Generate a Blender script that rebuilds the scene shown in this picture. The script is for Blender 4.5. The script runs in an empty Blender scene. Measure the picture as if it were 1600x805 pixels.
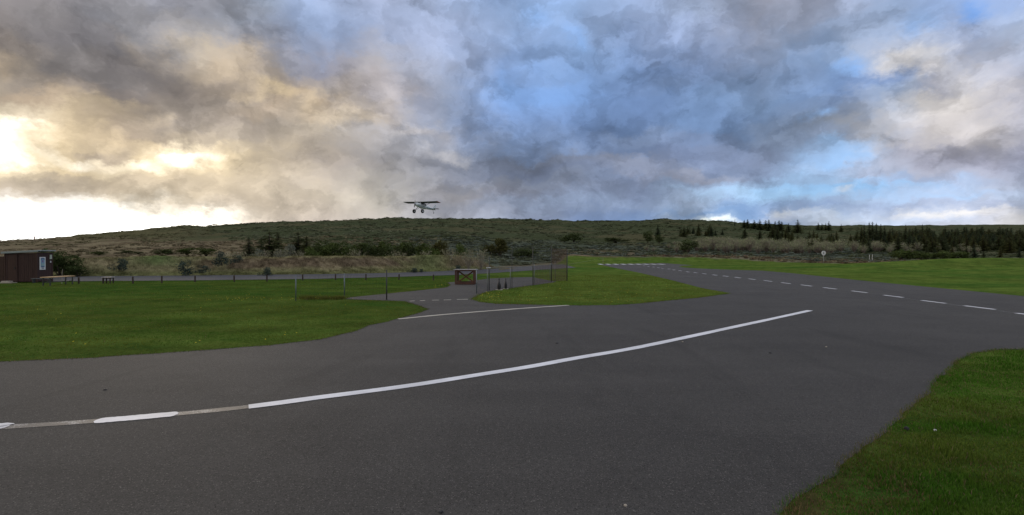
import bpy, bmesh, math, random
import numpy as np
from mathutils import Vector, Matrix, geometry
R = math.radians
rng = np.random.default_rng(7)
random.seed(7)
S = bpy.context.scene
COL = S.collection
F, HZ, CH = 800.0, 396.0, 1.9          # focal length in photo pixels, horizon row, eye height

# ------------------------------------------------------------------ camera
cam = bpy.data.cameras.new('camera'); co = bpy.data.objects.new('camera', cam); COL.objects.link(co)
cam.sensor_width = 36; cam.lens = 36 * F / 1600; cam.clip_start = 0.05; cam.clip_end = 9000
co.location = (0, 0, CH); co.rotation_euler = (R(90) - math.atan(6.5 / F), 0, 0)
S.camera = co
S.render.resolution_x = 1024; S.render.resolution_y = 515
S.view_settings.view_transform = 'Standard'; S.view_settings.look = 'None'
S.view_settings.exposure = 0.0; S.view_settings.gamma = 1.0; S.view_settings.use_curve_mapping = False

# ------------------------------------------------------------------ sun
SUN_AZ, SUN_EL = -34.0, 9.0            # degrees from straight ahead (left is negative)
sl = bpy.data.lights.new('sun', 'SUN'); sl.energy = 0.7; sl.angle = R(14); sl.color = (1.0, 0.84, 0.64)
so = bpy.data.objects.new('sun', sl); COL.objects.link(so)
sd = Vector((math.sin(R(SUN_AZ)) * math.cos(R(SUN_EL)), math.cos(R(SUN_AZ)) * math.cos(R(SUN_EL)), math.sin(R(SUN_EL))))
so.rotation_euler = (-sd).to_track_quat('-Z', 'Y').to_euler()

# ------------------------------------------------------------------ sky
def lin(c):
    c = np.asarray(c, float) / 255.0
    return np.where(c <= 0.04045, c / 12.92, ((c + 0.055) / 1.055) ** 2.4)
SKYROWS = [0, 50, 100, 150, 200, 250, 300, 350, 400]
SKY = [
 [(130,125,125),(125,122,125),(128,127,130),(140,142,152),(140,150,165),(148,165,195),(158,168,192),(155,170,198),(146,172,212),(142,168,205),(150,168,200),(150,165,190),(155,158,172),(150,158,178),(140,160,190),(145,170,212),(150,168,200)],
 [(125,118,115),(115,112,115),(125,125,130),(155,150,145),(140,145,158),(130,148,178),(150,165,195),(158,170,198),(146,168,203),(134,158,194),(135,155,190),(145,160,190),(150,158,178),(130,150,180),(145,160,185),(150,165,195),(165,180,205)],
 [(178,165,148),(122,118,118),(130,125,125),(170,155,138),(165,155,145),(140,138,148),(160,158,162),(148,160,185),(128,154,196),(122,150,190),(115,140,180),(125,145,180),(130,148,178),(120,145,180),(190,190,192),(165,170,185),(160,165,180)],
 [(150,137,122),(162,147,128),(128,120,116),(140,130,120),(190,170,145),(165,155,142),(165,155,150),(140,150,170),(122,152,198),(110,138,180),(105,130,170),(110,135,170),(115,138,170),(105,130,170),(140,155,175),(192,187,182),(165,165,175)],
 [(255,235,190),(215,195,160),(165,150,135),(150,142,135),(165,155,145),(180,168,150),(155,155,160),(132,142,162),(115,140,180),(105,130,170),(105,128,165),(100,125,160),(105,125,155),(140,150,165),(185,185,190),(190,185,185),(170,170,180)],
 [(245,228,190),(230,210,170),(200,185,155),(225,208,172),(190,175,150),(165,155,145),(155,152,152),(140,145,158),(115,132,160),(110,128,158),(108,125,155),(100,115,145),(130,140,160),(150,180,215),(175,180,195),(165,165,180),(140,145,165)],
 [(172,158,140),(162,150,138),(205,188,160),(196,182,160),(190,178,160),(180,170,155),(170,165,155),(135,138,150),(120,125,140),(115,125,145),(112,124,148),(150,165,190),(160,190,220),(160,187,215),(165,180,205),(175,180,195),(170,180,200)],
 [(255,255,250),(255,255,250),(255,250,230),(225,205,170),(200,185,165),(192,180,167),(187,180,172),(158,161,170),(142,152,172),(122,142,177),(118,143,182),(170,190,210),(130,155,190),(180,195,215),(180,195,215),(195,200,215),(205,205,208)],
 [(255,255,250),(255,255,250),(255,250,230),(225,205,170),(200,185,165),(192,180,167),(187,180,172),(158,161,170),(142,152,172),(122,142,177),(118,143,182),(170,190,210),(150,170,200),(190,200,215),(190,200,215),(215,212,212),(215,210,205)]]
SKY = lin(SKY)
HDR = 2.6; BILLOW = 0.36
# finer features: photo column, row, half width, half height, colour, strength, gain
BL = [
 (150,250,170,48,(250,224,176),.45,1.1),(300,300,160,40,(228,206,170),.35,1.0),(15,212,58,34,(255,242,218),.95,1.7),(12,218,38,24,(255,248,230),1,1.9),(62,238,24,9,(255,246,225),.8,1.5),(136,250,26,7,(255,246,225),.9,1.5),
 (290,236,52,26,(250,226,184),.8,1),(295,238,24,15,(255,248,226),1,1.7),(215,264,48,6,(255,244,215),.9,1.4),
 (175,238,48,16,(168,154,138),.9,1),(60,285,120,16,(158,147,133),.8,1),(230,290,120,18,(195,180,158),.6,1),
 (90,352,190,28,(255,253,245),1,HDR),(290,352,60,12,(255,250,235),.9,2.0),(345,325,50,12,(188,174,155),.8,1),
 (200,110,130,28,(116,112,113),.55,1),(340,95,50,15,(190,172,145),.6,1),(420,140,45,10,(215,190,155),.7,1),
 (500,60,70,30,(128,142,168),.5,1),(500,170,30,14,(208,186,158),.7,1),(560,185,50,10,(196,182,165),.6,1),(525,138,50,12,(140,134,132),.5,1),
 (590,145,30,12,(135,138,152),.5,1),(640,212,60,9,(178,172,170),.55,1),(700,240,40,12,(176,176,182),.5,1),
 (840,22,26,13,(128,178,236),.7,1),(905,60,12,20,(135,178,232),.4,1),(800,130,24,14,(128,168,220),.35,1),
 (870,265,120,13,(104,112,132),.7,1),(745,300,90,8,(118,122,136),.6,1),(1000,262,60,10,(150,152,162),.5,1),
 (1310,112,24,12,(150,190,240),.8,1),(1275,185,14,8,(150,190,240),.7,1),(1520,12,24,12,(105,165,240),.7,1),(1435,35,16,8,(140,180,230),.5,1),
 (1375,68,26,9,(196,198,206),.6,1),(1390,100,55,9,(206,202,198),.7,1),(1440,115,26,12,(222,212,198),.7,1),
 (1385,82,26,12,(138,152,178),.7,1),(1370,128,70,16,(106,130,170),.8,1),(1440,135,14,10,(110,130,165),.6,1),
 (1490,180,70,40,(200,194,190),.6,1),(1455,170,30,12,(212,205,196),.5,1),
 (1475,132,12,9,(150,152,165),.7,1),(1350,160,40,12,(158,172,196),.5,1),
 (1200,268,70,20,(110,124,152),.7,1),(1120,240,90,24,(110,122,148),.6,1),
 (1330,243,55,14,(152,190,232),.8,1),(1230,300,120,9,(165,204,240),.9,1),(1360,292,110,10,(150,196,240),.8,1),(1150,302,60,7,(172,200,228),.6,1),(1480,306,120,5,(165,196,232),.6,1),
 (1458,245,15,14,(148,152,170),.9,1),(1420,240,11,10,(150,158,178),.8,1),(1388,268,30,8,(142,152,174),.8,1),(1330,265,14,7,(150,162,185),.6,1),
 (1540,240,70,14,(150,152,168),.6,1),(1470,282,50,5,(140,158,188),.7,1),
 (1175,326,48,14,(112,142,182),.9,1),(1110,330,60,6,(115,145,185),.7,1),(1235,338,30,9,(120,148,188),.8,1),(1290,322,90,10,(130,152,190),.7,1),
 (1110,342,40,4,(232,238,232),.9,1.1),(1255,330,22,4,(220,222,222),.7,1.05),(1290,342,90,4,(218,218,220),.6,1.05),(1345,297,14,5,(220,222,225),.6,1),
 (60,25,70,25,(122,119,118),.5,1),(115,92,50,24,(118,114,112),.6,1),(190,122,60,18,(121,117,115),.6,1),(355,152,50,15,(137,132,128),.6,1),(430,82,50,18,(132,137,152),.5,1),
 (15,85,32,10,(198,178,152),.7,1),(310,60,42,9,(188,174,152),.7,1),(355,76,50,9,(192,174,148),.6,1),(240,86,60,7,(178,165,148),.6,1),(410,130,40,9,(218,198,163),.7,1),(60,146,80,11,(195,174,148),.6,1),(160,172,60,9,(208,188,153),.7,1),
 (479,152,14,22,(212,192,162),.7,1),(520,186,34,8,(208,192,168),.7,1),(600,152,20,6,(172,167,167),.6,1),(615,210,42,7,(184,181,182),.7,1),(700,246,26,7,(188,187,190),.7,1),(660,175,30,20,(135,145,168),.5,1),
 (860,150,60,18,(118,154,204),.6,1),(1040,130,22,14,(110,130,162),.6,1),(1010,215,60,12,(136,151,176),.5,1),(1130,180,60,22,(108,133,171),.5,1),(1205,202,30,10,(150,167,193),.7,1),(1290,215,45,9,(142,154,179),.6,1),
 (1180,245,90,18,(112,125,149),.5,1),(840,262,90,8,(106,113,127),.6,1),(800,290,90,7,(120,125,135),.6,1),(1080,278,70,7,(144,146,158),.6,1),(900,318,130,9,(138,153,177),.6,1),(700,300,45,14,(166,162,160),.5,1),
 (1460,332,60,6,(228,222,212),.7,1.08),(1560,334,50,5,(228,222,212),.6,1.05),(1480,318,110,4,(145,162,192),.7,1),(1400,330,40,14,(165,180,206),.5,1)]
def sky_pixel(px, py):
    gx = np.clip(px / 100.0, 0, 15.999); gy = np.clip(py / 50.0, 0, 7.999)
    i, j = int(gx), int(gy); a, b = gx - i, gy - j
    c = (SKY[j, i] * (1 - a) + SKY[j, i + 1] * a) * (1 - b) + (SKY[j + 1, i] * (1 - a) + SKY[j + 1, i + 1] * a) * b
    for (x, y, w, h, col, s, g) in BL:
        d = ((px - x) / w) ** 2 + ((py - y) / h) ** 2
        k = s * math.exp(-(d ** 1.3) * 0.7)
        c = c * (1 - k) + lin(col) * g * k
    return c
world = bpy.data.worlds.new('World'); S.world = world; world.use_nodes = True
NT = world.node_tree; NT.nodes.clear()
class NB:
    def __init__(s, nt): s.nt = nt
    def n(s, t, **k):
        o = s.nt.nodes.new(t)
        for a, b in k.items(): setattr(o, a, b)
        return o
    def put(s, sock, v):
        if isinstance(v, bpy.types.NodeSocket): s.nt.links.new(v, sock)
        elif v is not None: sock.default_value = v
    def m(s, op, a, b=None, c=None, clamp=False):
        o = s.n('ShaderNodeMath', operation=op, use_clamp=clamp); s.put(o.inputs[0], a)
        if b is not None: s.put(o.inputs[1], b)
        if c is not None: s.put(o.inputs[2], c)
        return o.outputs[0]
    def v(s, op, a, b=None):
        o = s.n('ShaderNodeVectorMath', operation=op); s.put(o.inputs[0], a)
        if b is not None: s.put(o.inputs[3 if op == 'SCALE' else 1], b)
        return o.outputs[0]
    def noise(s, vec, scale, detail=4, rough=.5, dist=0, out=0, dim='3D'):
        o = s.n('ShaderNodeTexNoise', noise_dimensions=dim); s.put(o.inputs['Vector'], vec); o.inputs['Scale'].default_value = scale
        o.inputs['Detail'].default_value = detail; o.inputs['Roughness'].default_value = rough; o.inputs['Distortion'].default_value = dist
        return o.outputs[out]
    def mix(s, f, a, b, blend='MIX'):
        o = s.n('ShaderNodeMix', data_type='RGBA', blend_type=blend); s.put(o.inputs[0], f); s.put(o.inputs[6], a); s.put(o.inputs[7], b)
        return o.outputs[2]
    def rng(s, v, a, b, c=0., d=1., smooth=False):
        o = s.n('ShaderNodeMapRange', interpolation_type='SMOOTHSTEP' if smooth else 'LINEAR'); s.put(o.inputs[0], v)
        for i, x in enumerate((a, b, c, d)): o.inputs[i + 1].default_value = x
        return o.outputs[0]
    def ramp(s, f, pts):
        o = s.n('ShaderNodeValToRGB'); e = o.color_ramp.elements
        e[0].position, e[0].color = pts[0][0], (*pts[0][1], 1); e[1].position, e[1].color = pts[-1][0], (*pts[-1][1], 1)
        for p, c in pts[1:-1]: e.new(p).color = (*c, 1)
        s.put(o.inputs[0], f); return o.outputs[0]
b = NB(NT)
tc = b.n('ShaderNodeTexCoord').outputs['Generated']
sep = b.n('ShaderNodeSeparateXYZ'); NT.links.new(tc, sep.inputs[0]); X, Y, Z = sep.outputs
az = b.m('ARCTAN2', X, Y)
hyp = b.m('SQRT', b.m('ADD', b.m('MULTIPLY', X, X), b.m('MULTIPLY', Y, Y)))
tt = b.m('DIVIDE', Z, b.m('MAXIMUM', hyp, 0.02))
cmb = b.n('ShaderNodeCombineXYZ'); b.put(cmb.inputs[0], X); b.put(cmb.inputs[1], Y); b.put(cmb.inputs[2], b.m('MULTIPLY', Z, 1.35))
P = cmb.outputs[0]
wn = b.n('ShaderNodeSeparateXYZ'); NT.links.new(b.noise(P, 9.5, 8, .63, 0, out=1), wn.inputs[0])
wm = b.n('ShaderNodeSeparateXYZ'); NT.links.new(b.noise(P, 3.6, 3, .5, 0, out=1), wm.inputs[0])
low = b.rng(tt, 0.0, 0.16, 0.35, 1.0)
az2 = b.m('ADD', b.m('MULTIPLY_ADD', b.m('SUBTRACT', wn.outputs[0], .5), 0.15, az), b.m('MULTIPLY', b.m('SUBTRACT', wm.outputs[0], .5), 0.12))
t2 = b.m('ADD', tt, b.m('MULTIPLY', b.m('ADD', b.m('MULTIPLY', b.m('SUBTRACT', wn.outputs[1], .5), 0.12), b.m('MULTIPLY', b.m('SUBTRACT', wm.outputs[1], .5), 0.06)), low))
TR = [0.0, .052, .062, .070, .078, .086, .094, .103, .113, .124, .137, .152, .17, .188, .207, .228, .25, .272, .296, .322, .35, .38, .41, .45, .5, .7]
AZ0 = R(48.0); NAZ = 32
azl = b.rng(az2, -AZ0, 0); azr = b.rng(az2, 0, AZ0); azs = b.m('GREATER_THAN', az2, 0.0)
zen = lin((190, 190, 194)) * 1.0
cur = None
for k, t in enumerate(TR):
    pts = []
    for i in range(2 * NAZ - 1):
        a = -AZ0 + 2 * AZ0 * i / (2 * NAZ - 2)
        px, py = F + F * math.tan(a), HZ - F * t / math.cos(a)
        c = sky_pixel(px, py)
        if py < -60: w = min(1, (-60 - py) / 160); c = c * (1 - w) + zen * w
        pts.append((i, tuple(float(q) for q in c)))
    cr = b.mix(azs, b.ramp(azl, [(i / (NAZ - 1), c) for i, c in pts[:NAZ]]), b.ramp(azr, [((i - NAZ + 1) / (NAZ - 1), c) for i, c in pts[NAZ - 1:]]))
    cur = cr if cur is None else b.mix(b.rng(t2, TR[k - 1], t, smooth=True), cur, cr)
# cloud relief: billows whose side facing the sun is lighter
PW = b.v('ADD', P, b.v('SCALE', b.v('SUBTRACT', b.noise(P, 7.0, 5, .6, 0, out=1), (.5, .5, .5)), 0.16))
def billow(off, sc, det):
    vo = b.n('ShaderNodeTexVoronoi', feature='F1'); b.put(vo.inputs['Vector'], b.v('ADD', PW, off) if off else PW)
    vo.inputs['Scale'].default_value = sc; vo.inputs['Detail'].default_value = det; vo.inputs['Roughness'].default_value = .55
    return vo.outputs['Distance']
rel = b.m('MULTIPLY', b.m('SUBTRACT', billow((0.030, 0.0, 0.040), 6.5, 2), billow(None, 6.5, 2)), BILLOW)
n1 = b.noise(PW, 6.0, 7, .58, 0); n2 = b.noise(b.v('ADD', PW, (-0.03, 0.0, -0.035)), 6.0, 7, .58, 0)
rel = b.m('ADD', rel, b.m('MULTIPLY', b.m("SUBTRACT", n1, n2), 0.75))
n3 = b.noise(P, 3.0, 6, .55, 0)
edge1 = b.m('MULTIPLY', b.m('SUBTRACT', b.rng(n1, .47, .535, 0, 1, True), .5), .15)
edge2 = b.m('MULTIPLY', b.m('SUBTRACT', b.rng(b.noise(PW, 10.5, 7, .6, 0), .48, .54, 0, 1, True), .5), .10)
rel = b.m('ADD', rel, b.m('ADD', edge1, edge2))
bri = b.m('ADD', b.m('ADD', b.m('MULTIPLY', b.m('SUBTRACT', n3, .5), .30), 1.0), rel)
cloud = b.v('SCALE', b.v('MULTIPLY', cur, (1.16, 1.165, 1.19)), bri)
sky = b.n('ShaderNodeTexSky', sky_type='NISHITA', sun_disc=False, sun_elevation=R(SUN_EL), sun_rotation=R(SUN_AZ))
# thin clear openings where the real sky shows
nsk = b.v('SCALE', b.v('MULTIPLY', sky.outputs[0], (0.06, 0.10, 0.19)), 1.0)
sep2 = b.n('ShaderNodeSeparateColor'); NT.links.new(cloud, sep2.inputs[0])
blue = b.rng(b.m('SUBTRACT', sep2.outputs[2], sep2.outputs[0]), 0.38, 0.7, 0, 0.25)
fin = b.mix(blue, cloud, nsk)
bg = b.n('ShaderNodeBackground'); b.put(bg.inputs[0], b.v('SCALE', fin, 10.0)); bg.inputs[1].default_value = 0.1
out = b.n('ShaderNodeOutputWorld'); NT.links.new(bg.outputs[0], out.inputs[0])
world.cycles.sampling_method = 'MANUAL'; world.cycles.sample_map_resolution = 1024

# ------------------------------------------------------------------ numpy noise
def _h(ix, iy, s):
    n = (ix.astype(np.int64) * 374761393 + iy.astype(np.int64) * 668265263 + s * 974711) & 0xffffffff
    n = ((n ^ (n >> 13)) * 1274126177) & 0xffffffff
    return ((n ^ (n >> 16)) & 0xffff) / 65535.0
def vnoise(x, y, s=0):
    x = np.asarray(x, float); y = np.asarray(y, float)
    ix, iy = np.floor(x), np.floor(y); fx, fy = x - ix, y - iy
    fx = fx * fx * (3 - 2 * fx); fy = fy * fy * (3 - 2 * fy)
    a, b_, c, d = _h(ix, iy, s), _h(ix + 1, iy, s), _h(ix, iy + 1, s), _h(ix + 1, iy + 1, s)
    return (a * (1 - fx) + b_ * fx) * (1 - fy) + (c * (1 - fx) + d * fx) * fy
def fbm(x, y, o=4, s=0):
    r = 0; w = .5
    for k in range(o):
        r = r + w * vnoise(x, y, s + k * 17); x = x * 2.03 + 7.1; y = y * 2.03 + 3.7; w *= .5
    return r / (1 - .5 ** o)
def sst(a, b_, x):
    t = np.clip((x - a) / (b_ - a), 0, 1); return t * t * (3 - 2 * t)

# ------------------------------------------------------------------ mesh helpers
def tag(o, label=None, cat=None, group=None, kind=None):
    if label: o['label'] = label
    if cat: o['category'] = cat
    if group: o['group'] = group
    if kind: o['kind'] = kind
    return o
def raw(name, verts, faces, mat, parent=None, cols=None, smooth=False, loops=None):
    """verts (n,3); faces: list of tuples, or (m,k) int array"""
    me = bpy.data.meshes.new(name)
    verts = np.asarray(verts, np.float32)
    if isinstance(faces, np.ndarray):
        m_, k_ = faces.shape
        me.vertices.add(len(verts)); me.vertices.foreach_set('co', verts.ravel())
        me.loops.add(m_ * k_); me.loops.foreach_set('vertex_index', faces.astype(np.int32).ravel())
        me.polygons.add(m_); me.polygons.foreach_set('loop_start', np.arange(0, m_ * k_, k_, dtype=np.int32))
        me.update(calc_edges=True)
    else:
        me.from_pydata([tuple(map(float, v)) for v in verts], [], faces); me.update()
    if cols is not None:
        a = me.color_attributes.new('col', 'FLOAT_COLOR', 'POINT')
        c4 = np.ones((len(verts), 4), np.float32); c4[:, :3] = cols; a.data.foreach_set('color', c4.ravel())
    if smooth: me.polygons.foreach_set('use_smooth', np.ones(len(me.polygons), bool))
    if mat: me.materials.append(mat)
    o = bpy.data.objects.new(name, me); COL.objects.link(o)
    if parent: o.parent = parent
    return o
def empty(name, loc=(0, 0, 0), rz=0.):
    o = bpy.data.objects.new(name, None); COL.objects.link(o); o.location = loc; o.rotation_euler = (0, 0, rz); o.empty_display_size = .2
    return o
class MB:
    def __init__(s): s.v = []; s.f = []
    def add(s, vs, fs):
        k = len(s.v); s.v += [tuple(p) for p in vs]; s.f += [tuple(i + k for i in f) for f in fs]
    def box(s, c, d, M=None, bev=0.004):
        bm = bmesh.new(); bmesh.ops.create_cube(bm, size=1)
        for v in bm.verts: v.co = Vector((v.co.x * d[0], v.co.y * d[1], v.co.z * d[2]))
        bev = min(bev, min(d) * .3)
        bmesh.ops.bevel(bm, geom=bm.edges[:], offset=bev, segments=1, affect='EDGES')
        M = (Matrix.Translation(c) @ (M or Matrix.Identity(4)))
        bm.verts.index_update()
        s.add([M @ v.co for v in bm.verts], [tuple(v.index for v in f.verts) for f in bm.faces]); bm.free()
    def bar(s, a, b_, w, h):
        a, b_ = Vector(a), Vector(b_); d = b_ - a
        s.box((a + b_) / 2, (w, h, d.length), d.to_track_quat('Z', 'Y').to_matrix().to_4x4())
    def tube(s, pts, rad, n=8, cap=True):
        pts = [Vector(p) for p in pts]; rad = rad if hasattr(rad, '__len__') else [rad] * len(pts)
        k = len(s.v); ref = None
        for i, p in enumerate(pts):
            d = (pts[min(i + 1, len(pts) - 1)] - pts[max(i - 1, 0)]).normalized()
            u = d.cross(Vector((0, 0, 1)) if abs(d.z) < .9 else Vector((1, 0, 0))) if ref is None else ref - d * ref.dot(d)
            u.normalize(); ref = u; w = d.cross(u)
            for j in range(n):
                a = 2 * math.pi * j / n; s.v.append(tuple(p + (u * math.cos(a) + w * math.sin(a)) * rad[i]))
        for i in range(len(pts) - 1):
            for j in range(n):
                s.f.append((k + i * n + j, k + i * n + (j + 1) % n, k + (i + 1) * n + (j + 1) % n, k + (i + 1) * n + j))
        if cap: s.f.append(tuple(k + j for j in range(n))[::-1]); s.f.append(tuple(k + (len(pts) - 1) * n + j for j in range(n)))
    def build(s, name, mat, parent=None, smooth=False):
        return raw(name, s.v, s.f, mat, parent, smooth=smooth)

# ------------------------------------------------------------------ materials
def newmat(name):
    m = bpy.data.materials.new(name); m.use_nodes = True; m.node_tree.nodes.clear()
    return m, NB(m.node_tree)
def finish(m, k, col, rough=.8, bump=None, bd=.02, metal=0, spec=.5, trans=None):
    p = k.n('ShaderNodeBsdfPrincipled'); k.put(p.inputs['Base Color'], col); k.put(p.inputs['Roughness'], rough)
    p.inputs['Metallic'].default_value = metal; p.inputs['Specular IOR Level'].default_value = spec
    if bump is not None:
        q = k.n('ShaderNodeBump'); q.inputs['Distance'].default_value = bd; q.inputs['Strength'].default_value = 1.0; k.put(q.inputs['Height'], bump); k.put(p.inputs['Normal'], q.outputs[0])
    sh = p.outputs[0]
    if trans:
        tb = k.n('ShaderNodeBsdfTranslucent'); k.put(tb.inputs[0], col); ms = k.n('ShaderNodeMixShader'); ms.inputs[0].default_value = trans
        k.nt.links.new(sh, ms.inputs[1]); k.nt.links.new(tb.outputs[0], ms.inputs[2]); sh = ms.outputs[0]
    o = k.n('ShaderNodeOutputMaterial'); k.nt.links.new(sh, o.inputs[0]); return m
def c4(c): return (c[0], c[1], c[2], 1)
def plain(name, c, rough=.7, var=.25, sc=8, metal=0, bd=.003):
    m, k = newmat(name); p = k.n('ShaderNodeTexCoord').outputs['Object']
    n = k.noise(p, sc, 5, .6); col = k.mix(n, c4(tuple(x * (1 - var) for x in c)), c4(tuple(x * (1 + var) for x in c)))
    return finish(m, k, col, rough, n, bd, metal)
def wood(name, c, rough=.75, axis=2):
    m, k = newmat(name); p = k.n('ShaderNodeTexCoord').outputs['Object']
    sc = [14, 14, 14]; sc[axis] = 1.2
    n = k.noise(k.v('MULTIPLY', p, tuple(sc)), 1.5, 5, .65)
    col = k.mix(k.rng(n, .3, .7), c4(tuple(x * .62 for x in c)), c4(tuple(x * 1.3 for x in c)))
    return finish(m, k, col, rough, n, .004)
def vcol_mat(name, rough=.9, nsc=3., amp=.5, bd=.03, trans=None, spec=.0, fine=None):
    m, k = newmat(name); a = k.n('ShaderNodeAttribute', attribute_name='col').outputs['Color']
    p = k.n('ShaderNodeTexCoord').outputs['Object']
    n = k.noise(p, nsc, 6, .7)
    f = k.rng(n, .25, .75, 1 - amp, 1 + amp)
    if fine:
        f = k.m('MULTIPLY', f, k.rng(k.noise(p, fine, 3, .7), .3, .7, .65, 1.35))
    col = k.v('SCALE', a, f)
    return finish(m, k, col, rough, n if bd else None, bd or .01, 0, spec, trans)
M = {}
M['ground'] = vcol_mat('ground_soil_and_turf', .95, 0.6, .40, .10, fine=9)
M['bank'] = vcol_mat('bank_turf', .95, 2.5, .5, .12, fine=14)
M['leaf'] = vcol_mat('leaves', .75, 1.5, .25, None, trans=.25)
M['blade'] = vcol_mat('grass_blades', .7, .8, .28, None, trans=.3)
M['twig'] = vcol_mat('twigs', .9, 2., .25, None)
# asphalt
m, k = newmat('asphalt'); p = k.n('ShaderNodeTexCoord').outputs['Object']
agg = k.noise(p, 75, 3, .8); mid = k.noise(p, 22, 4, .7)
vor = k.n('ShaderNodeTexVoronoi'); k.put(vor.inputs['Vector'], p); vor.inputs['Scale'].default_value = 125
vs = k.n('ShaderNodeSeparateColor'); k.nt.links.new(vor.outputs['Color'], vs.inputs[0])
big = k.noise(p, .35, 6, .65, .6); streak = k.noise(k.v('MULTIPLY', p, (.22, 1.3, 1)), .8, 5, .6)
base = k.mix(k.rng(big, .3, .7), (.049, .0462, .0432, 1), (.069, .0655, .0612, 1))
base = k.v('SCALE', base, k.rng(streak, .25, .75, .84, 1.15))
base = k.v('SCALE', base, k.rng(agg, .25, .75, .45, 1.55))
base = k.v('SCALE', base, k.rng(mid, .25, .75, .78, 1.22))
base = k.mix(k.m('GREATER_THAN', vs.outputs[0], .965), base, (.15, .14, .13, 1))
base = k.mix(k.m('LESS_THAN', vs.outputs[1], .07), base, (.02, .018, .018, 1))
stain = k.noise(p, 1.7, 4, .55, 1.5); base = k.v('SCALE', base, k.rng(stain, .22, .36, .72, 1.0, True))
tn = k.noise(k.v('MULTIPLY', p, (1.0, .16, 1)), .9, 5, .6, .6)      # tyre-darkened lanes along the runway
base = k.v('SCALE', base, k.rng(tn, .30, .46, .80, 1.0, True))
patch = k.n('ShaderNodeTexVoronoi', feature='F1'); k.put(patch.inputs['Vector'], k.v('ADD', p, k.v('SCALE', k.noise(p, .8, 4, .6, 0, out=1), 2.2))); patch.inputs['Scale'].default_value = .16
psep = k.n('ShaderNodeSeparateColor'); k.nt.links.new(patch.outputs['Color'], psep.inputs[0])
base = k.v('SCALE', base, k.rng(psep.outputs[0], 0, 1, .93, 1.07))
crk = k.n('ShaderNodeTexVoronoi', feature='DISTANCE_TO_EDGE'); k.put(crk.inputs['Vector'], k.v('ADD', p, k.v('SCALE', k.noise(p, 1.6, 5, .65, 0, out=1), 1.3))); crk.inputs['Scale'].default_value = .22
cm = k.m('MULTIPLY', k.rng(crk.outputs['Distance'], .0, .004, 1, 0), k.rng(k.noise(p, .5, 3, .5), .52, .60, 0, .55))
base = k.mix(cm, base, (.018, .016, .015, 1))
M['asphalt'] = finish(m, k, base, .86, agg, .006, 0, .35)
m, k = newmat('gravel'); p = k.n('ShaderNodeTexCoord').outputs['Object']
g1 = k.noise(p, 6, 5, .8)
M['gravel'] = finish(m, k, k.mix(k.rng(g1, .3, .7), (.042, .043, .047, 1), (.095, .098, .107, 1)), .95, g1, .04)
def paint(name, c, wear, hi=.62):
    m, k = newmat(name); p = k.n('ShaderNodeTexCoord').outputs['Object']
    n = k.noise(p, 60, 4, .8); n2 = k.noise(p, 3, 4, .6)
    f = k.m('ADD', n, k.m('MULTIPLY', k.m('SUBTRACT', n2, .5), .8))
    col = k.mix(k.rng(f, wear - .06, wear + .06), (.09, .085, .083, 1), c4(c))
    col = k.v('SCALE', col, k.rng(k.noise(p, .9, 5, .7), .35, .65, .78, 1.06))
    return finish(m, k, col, .6, n, .003)
M['white_paint'] = paint('fresh_white_paint', (.88, .89, .93), .17)
M['worn_paint'] = paint('worn_white_paint', (.42, .42, .42), .60)
M['dull_paint'] = paint('dull_cream_paint', (.62, .58, .48), .30)

# ------------------------------------------------------------------ terrain
def G(px, py): Yd = CH * F / (py - HZ); return ((px - F) / F * Yd, Yd)
RX = [-500, -200, 0, 60, 130, 200, 260, 278, 290, 310, 316, 350, 400, 450, 540, 600, 700, 800, 900, 1000, 1060, 1120, 1150, 1200, 1300, 1400, 1500, 1600, 1800, 2200]
RY = [392, 385, 378, 376, 368, 360, 357, 354.5, 353.5, 353.5, 355.5, 353, 349, 346, 342.5, 341.5, 341, 342.5, 344.5, 344, 343, 344.5, 347, 351, 352, 352.5, 351.5, 350.5, 350, 350]
def upx(x, y): return F + F * np.clip(x / np.maximum(y, 1e-3), -1.9, 1.9)
def H(x, y):
    x = np.asarray(x, float); y = np.asarray(y, float)
    r = np.hypot(x, y); ca = y / np.maximum(r, 1e-6)
    Ye = r * np.maximum(ca, .46); px = np.where(ca > .46, F + F * x / np.maximum(y, 1e-3), F + F * 1.93 * np.sign(x))
    Y0 = np.interp(px, [0, 720, 790, 850, 930, 1060, 1300, 1500, 1700], [46, 52, 72, 82, 100, 104, 98, 84, 80])
    Yr = np.interp(px, [0, 400, 800, 1100, 1200, 1400, 1700], [420, 500, 600, 650, 900, 1300, 1500])
    zr = CH + (HZ - np.interp(px, RX, RY)) / F * Yr
    t = np.clip((Ye - Y0) / (Yr - Y0), 0, 1)
    z = zr * t ** 1.25
    z = np.where(Ye > Yr, zr - (Ye - Yr) * .035, z)
    z = z + 1.3 * np.exp(-((x - 64) / 17) ** 2 - ((y - 68) / 11) ** 2)
    z = z + .72 * np.exp(-((y - 117) / 7) ** 2) * sst(860, 900, px) * sst(1330, 1080, px)
    far = sst(0, 1, (Ye - Y0 - 5) / 120)
    z = z + far * ((fbm(x / 38, y / 38, 4, 5) - .5) * 5.0 + (fbm(x / 9, y / 9, 4, 9) - .5) * 2.2) * np.clip(Ye / 400, .12, 1)
    # cutting / rough dug ground beyond the right lawn
    rough = sst(0, 1, (Ye - Lfar(px)) / 3) * sst(60, 30, np.abs(Ye - Lfar(px) - 12) * 1.6)
    z = z + rough * (fbm(x / 2.2, y / 2.2, 3, 21) - .45) * .35 * (px > 780)
    return z
def Lfar(px): return np.interp(px, [0, 700, 760, 800, 865, 885, 1060, 1160, 1290, 1400, 1460, 1500, 1560, 1700, 2100], [38.6, 45, 48, 62, 80, 114, 115, 112, 98, 82, 80, 76, 74, 76, 80])
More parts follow.
